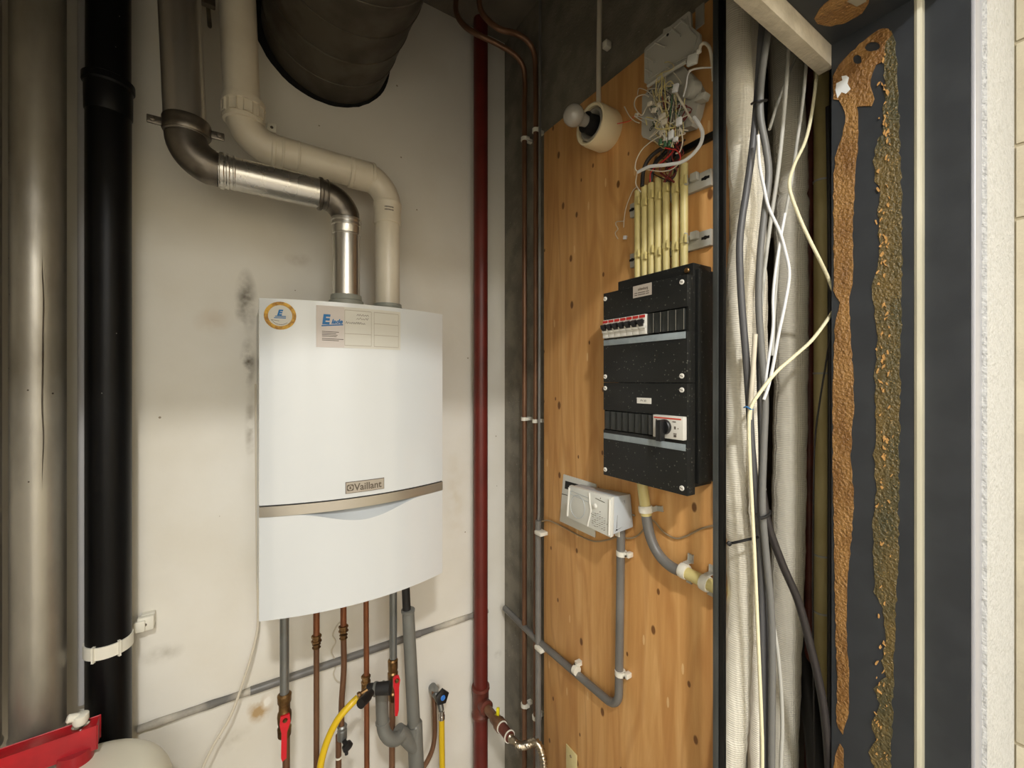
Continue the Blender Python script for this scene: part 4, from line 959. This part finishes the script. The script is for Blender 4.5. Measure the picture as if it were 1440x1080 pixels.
b=nb(); box(b,(XF-.0005,by[7]+.001,zt0+hM*.20),(XF+.0001,by[0]-.001,zt0+hM*.215)); obj('breaker_seam',b,M_inkl,c1)
for k in range(7,12):
    b=nb(); box(b,(FX-.001,by[k+1]+.0008,zt0+.001),(.762,by[k]-.0008,zt1-.001),.0015); bl_=obj('blank',b,M_fuse2,c1)
    b=nb(); box(b,(FX-.0016,by[k+1]+.0008,zt0+.002),(FX-.0009,by[k+1]+.0015,zt1-.002)); obj('edge_highlight',b,M_lampi,bl_)  # pale bar paints the bright bevel highlight along each blank's edge
nb8=8; wY=atX(921,600,FX).y; 
for k in range(8):
    a_=FY1-.004-(FY1-.004-wY)*k/8; c_=FY1-.004-(FY1-.004-wY)*(k+1)/8
    b=nb(); box(b,(FX-.001,c_+.0010,l0+.001),(.762,a_-.0010,l1-.001),.0015); obj('blank',b,M_fuse2,c2)
# rotary main switch
b=nb(); XS2=FX-.007; box(b,(XS2,FY0+.0045,l0-.0008),(.764,wY-.0005,l1+.0008),.001); sw=obj('main_switch',b,M_brk,c2,label='white rotary main switch')
b=nb(); box(b,(XS2-.0004,FY0+.009,l1-.0062),(XS2,wY-.003,l1-.0034)); obj('red_stripe',b,M_orng,sw)
yc=(FY0+.0045+wY)/2+.006; zc_=(l0+l1)/2
b=nb(); lathe(b,(XS2,yc,zc_),(-1,0,0),[(0,.0155),(.006,.0155),(.008,.014)],28); kn=obj('knob',b,M_blk,sw,label='black rotary knob')
b=nb(); obox(b,(XS2-.014,yc+.001,zc_-.007),(.008,0,0),(0,.0062,0),(0,0,.0215),.002); obj('grip',b,M_blk,kn)
b=nb()
for (dy,dz,sy,sz_) in ((.021,.012,.002,.002),(-.022,.012,.004,.0009),(-.024,.0,.0018,.0028),(-.031,-.001,.001,.001),(-.024,-.012,.0036,.0009),(-.024,-.0165,.003,.0024),(.022,.0,.0007,.001)):
    box(b,(XS2-.0004,yc+dy-sy,zc_+dz-sz_),(XS2,yc+dy+sy,zc_+dz+sz_))
obj('small_print',b,M_ink,sw)
# cable entries at the bottom
for yy in (.585,.655):
    b=nb(); lathe(b,(.79,yy,FZ0+.014),(0,0,-1),[(0,.016),(.010,.016),(.012,.013)],18); obj('cable_entry',b,M_blk,fb)

# yellow conduits above
order=['leftmost','second from the left','third from the left','middle','third from the right','second from the right','rightmost']
tops=[(897,268.5),(906.7,262),(916.3,258),(926,251),(937,245),(950,239),(962,231)]
for k,(a_,c_) in enumerate(tops):
    q=atX(a_,c_,.812); t_=thing('cream_conduit',(.812,q.y,H+.236),'cream yellow conduit above the fuse box, %s of seven'%order[k],'conduit','cream conduits above the fuse box')
    b=nb(); tube(b,[(.812,q.y,H+.237),(.812,q.y,q.z)],.0082,16); obj('conduit_tube',b,M_ycond,t_)
    for z_ in (H+.425,H+.298):
        z_+= -.006 if k%2 else .004
        b=nb(); lathe(b,(.812,q.y,z_),Z1v,[(-.007,.0083),(-.007,.0092),(.007,.0092),(.007,.0083)],14); box(b,(.799,q.y-.0125,z_-.009),(.806,q.y-.0085,z_+.009),.001); obj('clip_band',b,M_ycond,t_)
for z_,lab in ((H+.422,'upper grey slotted mounting rail behind the cream conduits'),(H+.297,'lower grey slotted mounting rail behind the cream conduits')):
    ya=atX(887,290,.826).y; yb=atX(1001,240,.826).y
    t_=thing('mounting_rail',(.826,(ya+yb)/2,z_),lab,'rail')
    b=nb(); box(b,(.8225,yb,z_-.017),(PX,ya,z_+.017),.001); obj('rail_body',b,M_railp,t_)
    for yy in (yb+.012,ya-.008):
        b=nb(); obox(b,(.8222,yy,z_+.001),(.0003,0,0),(0,.009,0),(0,0,.0028)); lathe(b,(.8224,yy,z_+.001),(-1,0,0),[(0,.0042),(.001,.0042)],10); obj('slot',b,M_blk,t_)
    b=nb(); box(b,(.812,yb+.026,z_+.002),(.8225,yb+.042,z_+.019),.001); box(b,(.803,yb+.045,z_-.004),(.812,yb+.049,z_+.018),.001); obj('clip_base',b,M_railp,t_)

# supply conduit below the fuse box
sc_=thing('supply_conduit',(.81,.62,FZ0-.03),'cream and grey bent conduit curving from under the fuse box to the post','conduit')
q0=atX(901,682,.805); q1=atX(909,725,.808)
b=nb(); tube(b,[(.805,q0.y,FZ0+.01),q1],.0125,18); obj('cream_tube',b,M_ycond,sc_)
path=[atX(908,715,.808),atX(911,740,.808),atX(917,762,.808),atX(928,782,.808),atX(944,797,.808),atX(964,806,.808)]
b=nb(); tube(b,smooth(path,6),.0118,18); obj('grey_bend',b,M_cond,sc_,label='grey bend')
q2=atX(956,801,.808); q3=atX(1000,823,.808)
b=nb(); tube(b,[q2,q3,q3+(q3-q2)*.35],.0128,18); obj('cream_tube',b,M_ycond,sc_)
for (a_,c_,dirv) in ((908,716,(path[1]-path[0])),(962,803,q3-q2),(992,820,q3-q2)):
    p=atX(a_,c_,.808); dirv=dirv.normalized(); b=nb(); lathe(b,p,dirv,[(-.008,.0132),(-.008,.0155),(-.004,.0165),(.004,.0165),(.008,.0155),(.008,.0132)],18); k_=obj('saddle_clamp',b,M_clampw,sc_,label='white saddle clamp')
    sd=Vector((0,dirv.z,-dirv.y)).normalized(); 
    for s in (-1,1):
        b=nb()
        obox(b,p+sd*s*.023+Vector((.021,0,0)),Vector((.0015,0,0)),sd*.009,dirv*.006,.0008); 
        obox(b,p+sd*s*.0165+Vector((.012,0,0)),Vector((.010,0,0)),sd*.001,dirv*.006)
        obj('foot',b,M_railp,k_)
# thin loose cable across the board
cpts=[(762,733,.826),(772,732,.828),(790,740,.829),(812,752,.828),(835,761,.825),(855,759,.824),(868,755,.826),(885,757,.828),(897,753,.829),(907,742,.830),(912,733,.8295),(920,733,.829),(933,748,.829),(950,757,.829),(965,754,.829),(985,744,.829),(1003,739,.829)]
b=nb(); tube(b,smooth([atX(*c_) for c_ in cpts],5),.0021,8); tag(obj('thin_brown_cable',b,M_bwire),'thin brownish cable strung loosely across the plywood under the white box','cable')

# ================================================================== WHITE BOX AND PLATE
wb=thing('white_transformer_box',(.79,.78,H-.3),'small tilted white and grey appliance box with round relief below the fuse box','box')
TL=atX(800,683,.762); TR=atX(860,700,.752); BR=atX(859,756.5,.752); BL=atX(797,727,.762)
def quadbox(pts,back,m,name,parent,bev=.002,label=None):
    b=nb(); f=[b.verts.new(p) for p in pts]; g=[b.verts.new(p) for p in back]
    b.faces.new(f); b.faces.new(g[::-1])
    for i in range(4): b.faces.new((f[i],f[(i+1)%4],g[(i+1)%4],g[i]))
    bmesh.ops.recalc_face_normals(b,faces=b.faces)
    if bev: bmesh.ops.bevel(b,geom=list(b.edges),offset=bev,segments=2,affect='EDGES',profile=.5)
    return obj(name,b,m,parent,label=label)
dpt=Vector((.012,.002,.001))
quadbox([TL,TR,BR,BL],[p+dpt for p in (TL,TR,BR,BL)],M_box,'front_cover',wb,.0015)
TRb=atX(889,694,.8328); TRb.x=.828; BRb=atX(893,741,.8328); BRb.x=.828
TLb=TL+Vector((.052,.012,.004)); BLb=BL+Vector((.052,.012,.0))
in_=lambda p,c_,k: p.lerp(c_,k)
cc=(TL+TR+BR+BL)/4
f4=[in_(p+dpt,cc+dpt,.04) for p in (TL,TR,BR,BL)]
b4=[TLb.lerp(BLb,.1),TRb,BRb,BLb.lerp(TLb,.1)]
quadbox(f4,b4,M_boxg,'rear_shell',wb,.003,label='light grey rear shell')
def onq(u,v,e=0):
    p=TL.lerp(TR,u).lerp(BL.lerp(BR,u),v); nrm=(TR-TL).cross(BL-TL).normalized()
    if nrm.x>0: nrm=-nrm
    return p+nrm*e
# relief ring, rib, raised strip, knob, louvres
b=nb(); ringp=[onq(.25+.175*math.cos(2*math.pi*k/28),.55+.34*math.sin(2*math.pi*k/28),.0003) for k in range(29)]
tube(b,ringp,.0009,6,cap=False); obj('relief_ring',b,M_boxg,wb)
b=nb(); tube(b,smooth([onq(.52,.03,.001),onq(.54,.3,.001),onq(.57,.5,.001),onq(.54,.75,.001),onq(.51,.97,.001)],5),.0022,8); obj('raised_rib',b,M_white,wb)
for u_ in (.02,.97):
    b=nb(); tube(b,[onq(u_,.05,.001),onq(u_,.95,.001)],.0028,8); obj('edge_bead',b,M_white,wb)
b=nb(); tube(b,[onq(.06,.13,.0004),onq(.5,.19,.0004)],.0007,6); tube(b,[onq(.06,.13,.0004),onq(.06,.24,.0004),onq(.5,.30,.0004)],.0007,6); obj('relief_line',b,M_boxg,wb)
nq=(onq(0,0,1)-onq(0,0,0)); b=nb(); lathe(b,onq(.66,.34,0),nq,[(0,.0058),(.004,.0055),(.005,.004)],18); obj('button',b,M_white,wb)
b=nb(); q=onq(.77,.45,0); lathe(b,q,nq,[(0,.0012),(.0008,.0012)],8); lathe(b,onq(.58,.58,0),nq,[(0,.0012),(.0008,.0012)],8); lathe(b,onq(.92,.70,0),nq,[(0,.001),(.0008,.001)],8); obj('dot',b,M_ink,wb)
for j in range(7):
    for k in range(6):
        u=.60+.05*k; v=.52+.058*j+u*.02
        if v>.90 or (k>3 and j<1): continue
        b=nb(); tube(b,[onq(u,v,.0002),onq(u+.035,v-.02 if k>1 else v+.01,.0002)],.0006,4); obj('louvre',b,M_ink if (j+k)%3 else M_boxg,wb)
b=nb(); tube(b,[onq(.66,.13,.0003),onq(.86,.17,.0003)],.0007,5); lathe(b,onq(.77,.095,0),nq,[(0,.0016),(.0006,.0016)],4); obj('printed_mark',b,M_ink,wb)
# side embossing on the right face
def ons(u,v,e=0):
    a_=f4[1].lerp(b4[1],u).lerp(f4[2].lerp(b4[2],u),v); nrm=(b4[1]-f4[1]).cross(f4[2]-f4[1]).normalized()
    if nrm.y>0: nrm=-nrm
    return a_+nrm*e
b=nb(); tube(b,[ons(.35,.2,.0002),ons(.6,.15,.0002),ons(.62,.75,.0002)],.0008,5); tube(b,[ons(.22,.35,.0002),ons(.18,.85,.0002)],.0008,5); tube(b,[ons(.1,.92,.0002),ons(.9,.80,.0002)],.0006,5); obj('side_groove',b,M_ink,wb)
b=nb(); lathe(b,ons(.18,.90,0),(0,-1,0),[(0,.0022),(.001,.0022)],8); obj('screw',b,M_blk,wb)
b=nb(); q=ons(.97,.62,0); tube(b,[q,q+Vector((0,-.008,0))],.0022,8); obj('catch',b,M_lampi,wb)
b=nb(); q=atX(872,750,.815); box(b,(.803,q.y-.008,q.z-.006),(.822,q.y+.008,q.z+.012),.002); obj('cable_gland',b,M_clampw,wb)
# backing plate
wp=thing('thermostat_plate',(PX,.9,H-.3),'flat white plate with dark window behind the small white box','plate')
A=[atX(791.5,667,.828),atX(829,678,.828),atX(829,742,.828),atX(787.5,733,.828)]
A=[atX(792,667,.828),atX(838,681,.828),atX(836,756,.828),atX(787,733,.828)]
quadbox(A,[p+Vector((.005,0,0)) for p in A],M_box,'plate_body',wp,.001)
B=[atX(795,676,.8275),atX(830,686,.8275),atX(829,697,.8275),atX(794,687,.8275)]
quadbox(B,[p+Vector((.0006,0,0)) for p in B],M_darkline,'dark_window',wp,0)
B=[atX(790,694,.8275),atX(798,696,.8275),atX(798,697,.8275),atX(790,695,.8275)]
quadbox(B,[p+Vector((.0006,0,0)) for p in B],M_ink,'slot',wp,0)

# ================================================================== LAMP ON THE BOARD
lc=atX(856,186,PX); lamp=thing('wall_lamp',(PX,lc.y,lc.z-.055),'round cream porcelain lamp holder with frosted bulb on the plywood','lamp')
c_=Vector((PX,lc.y,lc.z))
b=nb(); lathe(b,c_,(-1,0,0),[(0,.049),(.010,.053),(.055,.053),(.069,.051),(.070,.0475),(.067,.043),(.045,.039),(.045,.01)],48); obj('lamp_base',b,M_lampb,lamp)
b=nb(); lathe(b,c_,(-1,0,0),[(.046,.038),(.063,.040),(.065,.035),(.060,.029),(.054,.025)],40); obj('metal_ring',b,M_lampi,lamp)
b=nb(); lathe(b,c_,(-1,0,0),[(.048,.026),(.080,.0225),(.082,.025),(.084,.025),(.085,.018)],32); obj('socket',b,M_blk,lamp)
prof=[(.082,.0140),(.092,.0150),(.104,.0180)]
for k in range(0,13):
    a0=math.radians(-42+ (132)*k/12); prof.append((.127+.0265*math.sin(a0),.0265*math.cos(a0)))
b=nb(); lathe(b,c_,(-1,-.03,0),prof,36); obj('bulb',b,M_bulb,lamp,label='frosted glass bulb')
q=atX(842,60,.835)
lc_=thing('lamp_conduit',(.84,q.y,lc.z+.05),'thin cream conduit rising from the wall lamp to the ceiling','conduit')
b=nb(); tube(b,[(.825,atX(842,145,.825).y,lc.z+.048),(.835,q.y,H+.86),(.845,q.y+.002,ZC)],.0068,12); obj('conduit_tube',b,M_pvc,lc_)
q=atX(846,67,.845); b=nb(); obox(b,q+Vector((.006,-.014,0)),(.010,0,0),(0,.009,0),(0,0,.010),.003); obj('pipe_clip',b,M_clampw,lc_)

# ================================================================== OPEN JUNCTION BOX
jb=thing('junction_box',(.81,.6,H+.5),'opened grey junction box with tangled telephone wires above the cream conduits','junction box')
lid=[(906,71),(908,67),(932,47),(933,41),(942,37),(968,16),(971,17),(972,37),(984,47),(985,57),(980,70),(978,80),(962,88),(948,94),(911,119),(906,116)]
b=nb(); prism(b,[atX(a_,c_,.786) for a_,c_ in lid],(.006,0,0)); bmesh.ops.bevel(b,geom=[e for e in b.edges if abs(e.verts[0].co.x-e.verts[1].co.x)<1e-6 and e.verts[0].co.x<.787 and len(e.link_faces)==2 and abs(e.calc_face_angle(0))>1],offset=.002,segments=2,affect='EDGES'); ld=obj('lid',b,M_railp,jb,label='hanging grey lid')
inner=[(909,72),(932,52),(944,43),(966,24),(969,40),(980,52),(974,76),(945,90),(912,112)]
b=nb()
for i in range(len(inner)):
    tube(b,[atX(*inner[i],.785),atX(*inner[(i+1)%len(inner)],.785)],.0016,6)
obj('rim_bead',b,M_railp,ld)
for (a_,c_,e_,f_) in ((908,80,920,87),(908,97,916,103),(945,40,957,50),(958,28,968,36),(922,60,936,66)):
    b=nb(); tube(b,[atX(a_,c_,.784),atX(e_,f_,.784)],.0022,6); obj('rib',b,M_railp,ld)
b=nb(); lathe(b,atX(939,49,.785),(-1,0,0),[(0,.003),(.001,.003)],12); obj('hole',b,M_blk,ld)
b=nb(); prism(b,[atX(a_,c_,.800) for a_,c_ in [(902,189),(904,193),(919,199),(949,184),(972,177),(979,159),(986,128),(977,110),(960,92),(935,102),(912,127),(903,136)]],(.022,0,0)); obj('base',b,M_railp,jb,label='grey box base')
b=nb(); tube(b,[atX(911,121,.780),atX(948,96,.780),atX(966,86,.780)],.0042,10); obj('strut',b,M_railp,jb)
b=nb(); obox(b,atX(974,84,.775),(.004,0,0),(0,.011,.003),(0,-.002,.010),.002); obj('terminal_block',b,M_box,jb,label='white terminal block')
b=nb(); obox(b,atX(983,72,.772),(.003,0,0),(0,.004,0),(0,0,.004),.001); obj('plug',b,M_white,jb)
# wires
def wire(pts,r,m,X0=.775,name='wire',parent=jb,label=None,jit=.004):
    P=[atX(a_,c_,X0+random.uniform(-jit,jit)) for a_,c_ in pts]
    b=nb(); tube(b,smooth(P,5),r,7); return obj(name,b,m,parent,label=label)
wire([(983,72),(986,63),(992,61),(998,68),(1001,85),(1003,108),(1003,114)],.0030,M_cabw2,.772,label='thick white wire')
wire([(976,165),(983,175),(988,187),(985,203),(973,218),(958,228),(935,232),(915,234),(905,238),(897,242)],.0036,M_cabw,.770,label='thick white cable loop')
wire([(897,242),(893,236),(896,222),(905,208),(920,196),(933,190)],.0012,M_cabw2)
wire([(897,242),(905,238),(920,240),(932,241),(945,238),(955,230)],.0012,M_cabw2)
wire([(896,243),(894,258),(898,266),(901,270)],.0012,M_cabw2)
wire([(896,262),(889,270),(881,290),(878,305),(877,320)],.0011,M_cabw2,.822)
wire([(877,311),(867,312),(866,316),(869,322),(865,328),(869,336)],.0010,M_cabw2,.824)
b=nb(); obox(b,atX(879,334,.822),(.003,0,0),(0,.0045,.001),(0,-.001,.0045),.001); obj('small_plug',b,M_cabw,jb,label='small white plug')
wire([(868,174),(885,170),(893,162)],.0011,M_orng,.80)
wire([(878,150),(885,163),(892,170),(899,173)],.0012,M_cabw2,.79)
wire([(912,136),(905,133),(895,137),(892,148),(897,158),(903,162),(907,155),(912,146)],.0013,M_cabw2,.785)
wire([(935,208),(945,210),(952,212),(957,222),(950,232),(940,238)],.0012,M_redp)
wire([(955,190),(956,175),(957,165)],.0012,M_cabw2); wire([(957,180),(960,198),(956,213),(950,216)],.0012,M_cabw2)
wire([(975,172),(970,165),(962,150),(955,138),(950,128)],.0024,M_cabw2,.778)
wire([(967,104),(966,118),(962,132),(968,103),(972,98),(985,95),(1000,95)],.0012,M_cabw2,.77)
wire([(1000,95),(985,96),(972,99),(967,107),(965,122),(961,136)],.0013,M_cabw,.768)
cols=[M_cabw2,M_cabw2,M_olive,M_cabl,M_ink,M_cabw2,M_maroon,M_ycond,M_green]
for i in range(46):
    cx_=random.gauss(936,14); cy_=random.gauss(160,20)
    pts=[(cx_+random.uniform(-16,16),cy_+random.uniform(-18,18)) for _ in range(4)]; pts.append((random.gauss(943,5),random.uniform(190,208)))
    wire(pts,random.choice((.0008,.0010,.0012)),random.choice(cols),.782,jit=.012)
for i in range(9):
    wire([(random.uniform(932,965),random.uniform(195,206)),(random.uniform(925,962),218),(random.uniform(912,955),240),(random.uniform(905,952),256)],random.choice((.0012,.0016,.0022)),random.choice([M_maroon,M_maroon,M_blk,M_blk,M_cabb,M_redp]),.800,jit=.004)
wire([(940,204),(925,212),(912,224),(905,240),(903,262)],.0048,M_cabb,.806,label='dark bundle cable')
wire([(945,204),(932,218),(920,232),(914,262)],.0048,M_blk,.808)
wire([(950,204),(945,220),(938,240)],.006,M_blk,.812); wire([(958,200),(955,215),(950,238)],.006,M_blk,.812)
for (a_,c_,sy,sz_,m_) in ((950,124,.006,.008,M_cabw),(920,155,.006,.005,M_cabw2),(931,164,.008,.005,M_cabw2),(934,172,.007,.006,M_cabw2),(955,171,.006,.008,M_cabw),(932,186,.007,.006,M_cabw2),(944,190,.006,.009,M_cabw),(950,196,.005,.004,M_cabw),(914,146,.006,.004,M_cabw2),(895,162,.004,.004,M_cabw2),(936,196,.005,.003,M_white),(926,148,.005,.004,M_cabw2)):
    b=nb(); an=random.uniform(-.5,.5); obox(b,atX(a_,c_,.770+random.uniform(0,.006)),(.003,0,0),Vector((0,math.cos(an),math.sin(an)))*sy,Vector((0,-math.sin(an),math.cos(an)))*sz_,.001); obj('wire_connector',b,m_,jb)
for (a_,c_) in ((929,200),(936,203),(942,202)):
    b=nb(); lathe(b,atX(a_,c_,.775)+Vector((0,0,-.006)),Z1v,[(0,.004),(.002,.005),(.012,.004)],10); obj('green_connector',b,M_green,jb,label='green connector')
b=nb(); lathe(b,atX(978,128,.805),(-1,.2,0),[(0,.018),(.02,.017),(.022,.012)],20); obox(b,atX(988,138,.80),(.010,0,0),(0,.010,.002),(0,-.003,.006),.002); obj('grey_relay',b,M_railp,jb)
b=text_bm('GK',.012,lambda x,y:atX(913,186,.7985)+Vector((0,-x,y+x*.35)),bold=.0002); obj('handwriting',b,M_darkline,jb)
b=nb()
for i in range(16):
    q=atX(random.uniform(912,924),random.uniform(120,140),.7992); obox(b,q,(.0004,0,0),(0,.0009,0),(0,0,.0009))
obj('vent_dot',b,M_darkline,jb)
# dark bracket / rail behind, right of the box
b=nb(); q=atX(975,203,.825); box(b,(.822,atX(1003,190,.825).y,q.z-.008),(PX,atX(950,215,.825).y,q.z+.006),.001); tag(obj('dark_rail',b,M_post),'short dark metal rail on the plywood above the cream conduits','rail')
b=nb(); q=atX(983,12,.825); box(b,(.829,atX(988,12,.825).y,q.z-.035),(PX,atX(976,12,.825).y,q.z+.01),.001); wpz=tag(obj('small_tab',b,M_railp),'small pale tab on the board above the junction box lid','tab')

# ================================================================== INSULATED HOSES AND CABLES IN THE NICHE
def dpath(pts,d,n=6,r=None):
    return smooth([atD(p[0],p[1],p[2] if len(p)>2 else d) for p in pts],n)
def crinkle(P,r,amp,z_pinch=()):
    out=[]
    for p in P:
        k=r+amp*(math.sin(p.z*41+r*900)+.7*math.sin(p.z*97+1)+.4*math.sin(p.z*211))
        for zp_,w_,f_ in z_pinch: k*=1-f_*math.exp(-((p.z-zp_)/w_)**2)
        out.append(k)
    return out
def hose(name,pts,d,r,label,pinches=(),n=14,amp=.0006,seam=None):
    P=dpath(pts,d,n); t_=thing(name,P[-1],label,'hose')
    R_=crinkle(P,r,amp,[(atD(a_[0],a_[1],d).z,a_[2],a_[3]) for a_ in pinches])
    b=nb(); tube(b,P,R_,28); obj('jacket',b,M_ins,t_,sharp=60)
    return t_,P,R_
hA,PA,RA=hose('insulated_hose',[(1030,-140),(1034,0),(1037,60),(1040,150),(1044,230),(1046,300),(1045,335),(1040,400),(1037,500),(1036,600),(1033,680),(1034,716),(1040,765),(1042,820),(1039,900),(1034,1000),(1028,1085),(1025,1160),(1024,1400)],.832,.0245,'white woven insulated hose right beside the black post, tied with a black strap',[(1045,336,.012,.13),(1034,717,.010,.10),(1040,762,.010,.12),(1036,620,.006,.04),(1028,1028,.01,.07)])
hB,PB,RB=hose('insulated_hose',[(1048,-140),(1052,0),(1058,150),(1062,240),(1062,340),(1064,460),(1062,600),(1062,700),(1062,765),(1066,850),(1068,950),(1066,1080),(1066,1400)],.885,.0205,'white insulated hose half hidden behind the one next to the post',[(1062,765,.012,.12)])
hC,PC,RC=hose('insulated_hose',[(1098,-140),(1102,0),(1108,150),(1112,250),(1113,277),(1112,350),(1112,500),(1110,640),(1108,760),(1104,900),(1098,1085),(1096,1400)],.965,.0333,'thickest white insulated hose, standing behind the grey cables',[(1113,277,.008,.12),(1103,915,.008,.06)])
hD,PD,RD=hose('insulated_hose',[(1084,-140),(1090,0),(1094,120),(1092,260),(1094,330)],1.03,.021,'short grey-white insulated hose at the top behind the thickest one')
# beige riser conduits
q=atD(1155,500,.965); b=nb(); t_=thing('yellowed_conduit',(q.x,q.y,0),'yellowed plastic riser conduit deep in the niche beside the rusty frame','conduit')
tube(b,[(q.x,q.y,0),(q.x,q.y,ZC)],.0150,18); obj('conduit_tube',b,M_olive,t_)
for py_ in (255,525,780,860): 
    z_=atD(1155,py_,.965).z; b=nb(); lathe(b,(q.x,q.y,z_),Z1v,[(-.002,.0151),(-.002,.0165),(.002,.0165),(.002,.0151)],14); tube(b,[(q.x,q.y-.008,z_),(q.x+.035,q.y-.03,z_+.008)],.002,6); obj('wire_tie',b,M_cabl,t_)
q=atD(1138,500,.99); b=nb(); tube(b,[(q.x,q.y,0),(q.x,q.y,ZC)],.0095,14); tag(obj('brown_conduit',b,M_redtee),'thin dark brown riser between the thick hose and the yellowed conduit','conduit')
def cable(name,pts,d,r,m,label,cat='cable',n=6,group=None):
    b=nb(); tube(b,dpath(pts,d,n),r,12); o=tag(obj(name,b,m,sharp=60),label,cat,group); return o
cable('dark_grey_cable',[(1078,-140),(1074,0),(1070,60),(1064,150),(1058,210),(1050,267),(1042,320),(1040,360),(1043,427),(1049,500),(1053,560),(1058,640),(1066,730),(1070,800),(1072,900),(1074,1085),(1074,1400)],.765,.0062,M_cab,'dark grey cable bowing left over the first insulated hose')
cable('grey_cable',[(1092,-140),(1086,0),(1072,100),(1069,160),(1077,207),(1081,247),(1075,300),(1069,360),(1067,427),(1071,493),(1076,560),(1074,627),(1072,693),(1073,730),(1078,787),(1084,853),(1086,920),(1085,1085),(1085,1400)],.750,.0058,M_cab2,'mid grey cable winding down the middle of the bundle')
cable('grey_cable',[(1066,480),(1068,560),(1070,640),(1069,720),(1073,790),(1078,860),(1081,940),(1080,1085),(1080,1400)],.775,.0042,M_cab,'thin dark grey cable just left of the mid grey cable, lower half')
cable('black_cable',[(1072,690),(1080,737),(1100,793),(1123,847),(1140,910),(1152,960),(1160,1010),(1166,1085,.80),(1172,1250,.80)],.790,.0070,M_cabb,'black cable slanting from the tie down to the lower right')
cable('black_cable',[(1100,760,1.06),(1110,840,1.06),(1126,915,1.01),(1138,985,.95),(1149,1085,.90),(1160,1300,.90)],.95,.0185,M_blkr,'thick black tube in the dark at the lower right of the niche')
cable('thin_black_cable',[(1168,470,.86),(1160,520,.86),(1152,570,.86),(1146,620,.86),(1144,700,.86),(1143,850,.88),(1146,1085,.88)],.86,.0016,M_cabb,'hair-thin dark cable over the yellowed conduit')
cable('thin_black_cable',[(1164,150,.90),(1166,260,.90),(1167,400,.90),(1167,700,.90),(1166,1085,.90),(1166,1300,.90)],.9,.0042,M_cabb,'straight dark cable between the yellowed conduit and the rusty frame')
cable('white_rope',[(1066,190),(1068,230),(1074,262),(1081,292),(1096,325),(1104,352),(1110,385),(1104,427),(1095,470),(1087,515),(1080,545),(1074,562)],.738,.0026,M_cabw,'white cord looping down beside the grey cables, right strand','rope')
cable('white_rope',[(1104,300),(1096,345),(1090,385),(1087,420),(1087,460),(1080,510),(1075,550)],.744,.0024,M_cabw,'white cord loop, left strand behind the other','rope')
cable('cream_cable',[(1154,20,.84),(1150,87,.84),(1143,150,.83),(1133,197,.81),(1117,232,.80),(1110,262,.79),(1122,300,.78),(1136,332,.775),(1150,360,.775),(1163,387,.79),(1171,407,.80),(1178,425,.81),(1168,443,.80),(1143,477,.77),(1118,500,.755),(1092,523,.74),(1070,550,.728),(1056,573,.732),(1053,600,.735),(1055,660,.74),(1058,720,.745),(1062,803,.745),(1067,920,.745),(1071,1020,.745),(1072,1085,.745),(1072,1400,.745)],.8,.0030,M_cabc,'cream cable swinging right towards the frame and back to the blue tie')
cable('light_grey_cable',[(1138,20),(1136,60),(1130,133),(1121,200),(1112,260),(1103,310),(1096,350),(1090,420),(1086,500)],.83,.0030,M_cabl,'light grey cable in front of the thickest insulated hose')
cable('light_grey_cable',[(1112,20),(1107,100),(1100,187),(1093,250),(1084,310),(1076,370),(1070,430)],.82,.0036,M_cabl,'light grey cable slanting left towards the grey cable')
cable('light_grey_cable',[(1128,62,.87),(1115,90,.87),(1104,115,.86),(1092,150,.84),(1082,182,.82)],.85,.0028,M_cabl,'short pale cable crossing behind at the top of the niche')
cable('light_grey_cable',[(1062,470),(1059,520),(1056,560),(1054,590)],.75,.0040,M_cabw2,'short cream sheath above the blue tie')
cable('light_grey_cable',[(1088,880),(1094,920),(1099,980),(1100,1030),(1098,1085),(1096,1300)],.80,.0034,M_cabl,'light grey cable at the bottom right of the grey cables')
cable('light_grey_cable',[(1058,620),(1062,660),(1066,720),(1069,790),(1071,880),(1074,960),(1077,1085),(1077,1300)],.792,.0042,M_cabw2,'off-white flat cable beside the cream cable, lower half')
# ties
def tie(pts,d,r,m,label,cat='cable tie'):
    b=nb(); tube(b,dpath(pts,d,6),r,8); return tag(obj('cable_tie',b,m),label,cat)
tie([(1057,146,.758),(1063,143,.744),(1070,142,.742),(1078,141,.752)],.75,.0022,M_blk,'black tie around the grey cables near the top')
tie([(1064,723,.745),(1068,728,.738),(1074,728,.738),(1081,724,.742),(1083,719,.752)],.74,.0028,M_blk,'black tie around the grey cables at mid height')
tie([(1023,764,.790),(1027,764,.776),(1038,762,.766),(1050,759,.760),(1060,757,.758),(1066,755,.762)],.77,.0024,M_blk,'black strap tied around the white insulated hoses')
tie([(1046,573,.735),(1050,572,.730),(1055,575,.729),(1059,576,.735)],.735,.0012,M_bink,'thin blue tie on the cream cable')
b=nb(); lathe(b,atD(1025,764,.772),(-VX,-VY,0),[(0,.0042),(.003,.0042),(.004,.002)],12); t_=tag(obj('tie_head',b,M_blk),'round black head of the strap beside the post','cable tie')

# ================================================================== CORRIDOR LAMPS (outside the frame, near one read from the shadows, far one added as fill)
for (x_,y_,lab) in ((-.21,-.84,'round ceiling lamp in the corridor nearest the cupboard'),(-.2,-3.1,'added fill-light panel on the ceiling at the far end of the corridor')):
    t_=thing('ceiling_lamp',(x_,y_,ZC-.02),lab,'lamp')
    if y_<-2:
        b=nb(); box(b,(x_-.67,y_-.97,ZC-.045),(x_+.67,y_+.97,ZC-.02),.004); obj('lamp_housing',b,M_white,t_); continue
    b=nb(); lathe(b,(x_,y_,ZC-.02),(0,0,-1),[(0,.15),(.012,.15),(.014,.135),(.008,.125),(.002,.12)],32); obj('lamp_housing',b,M_white,t_)
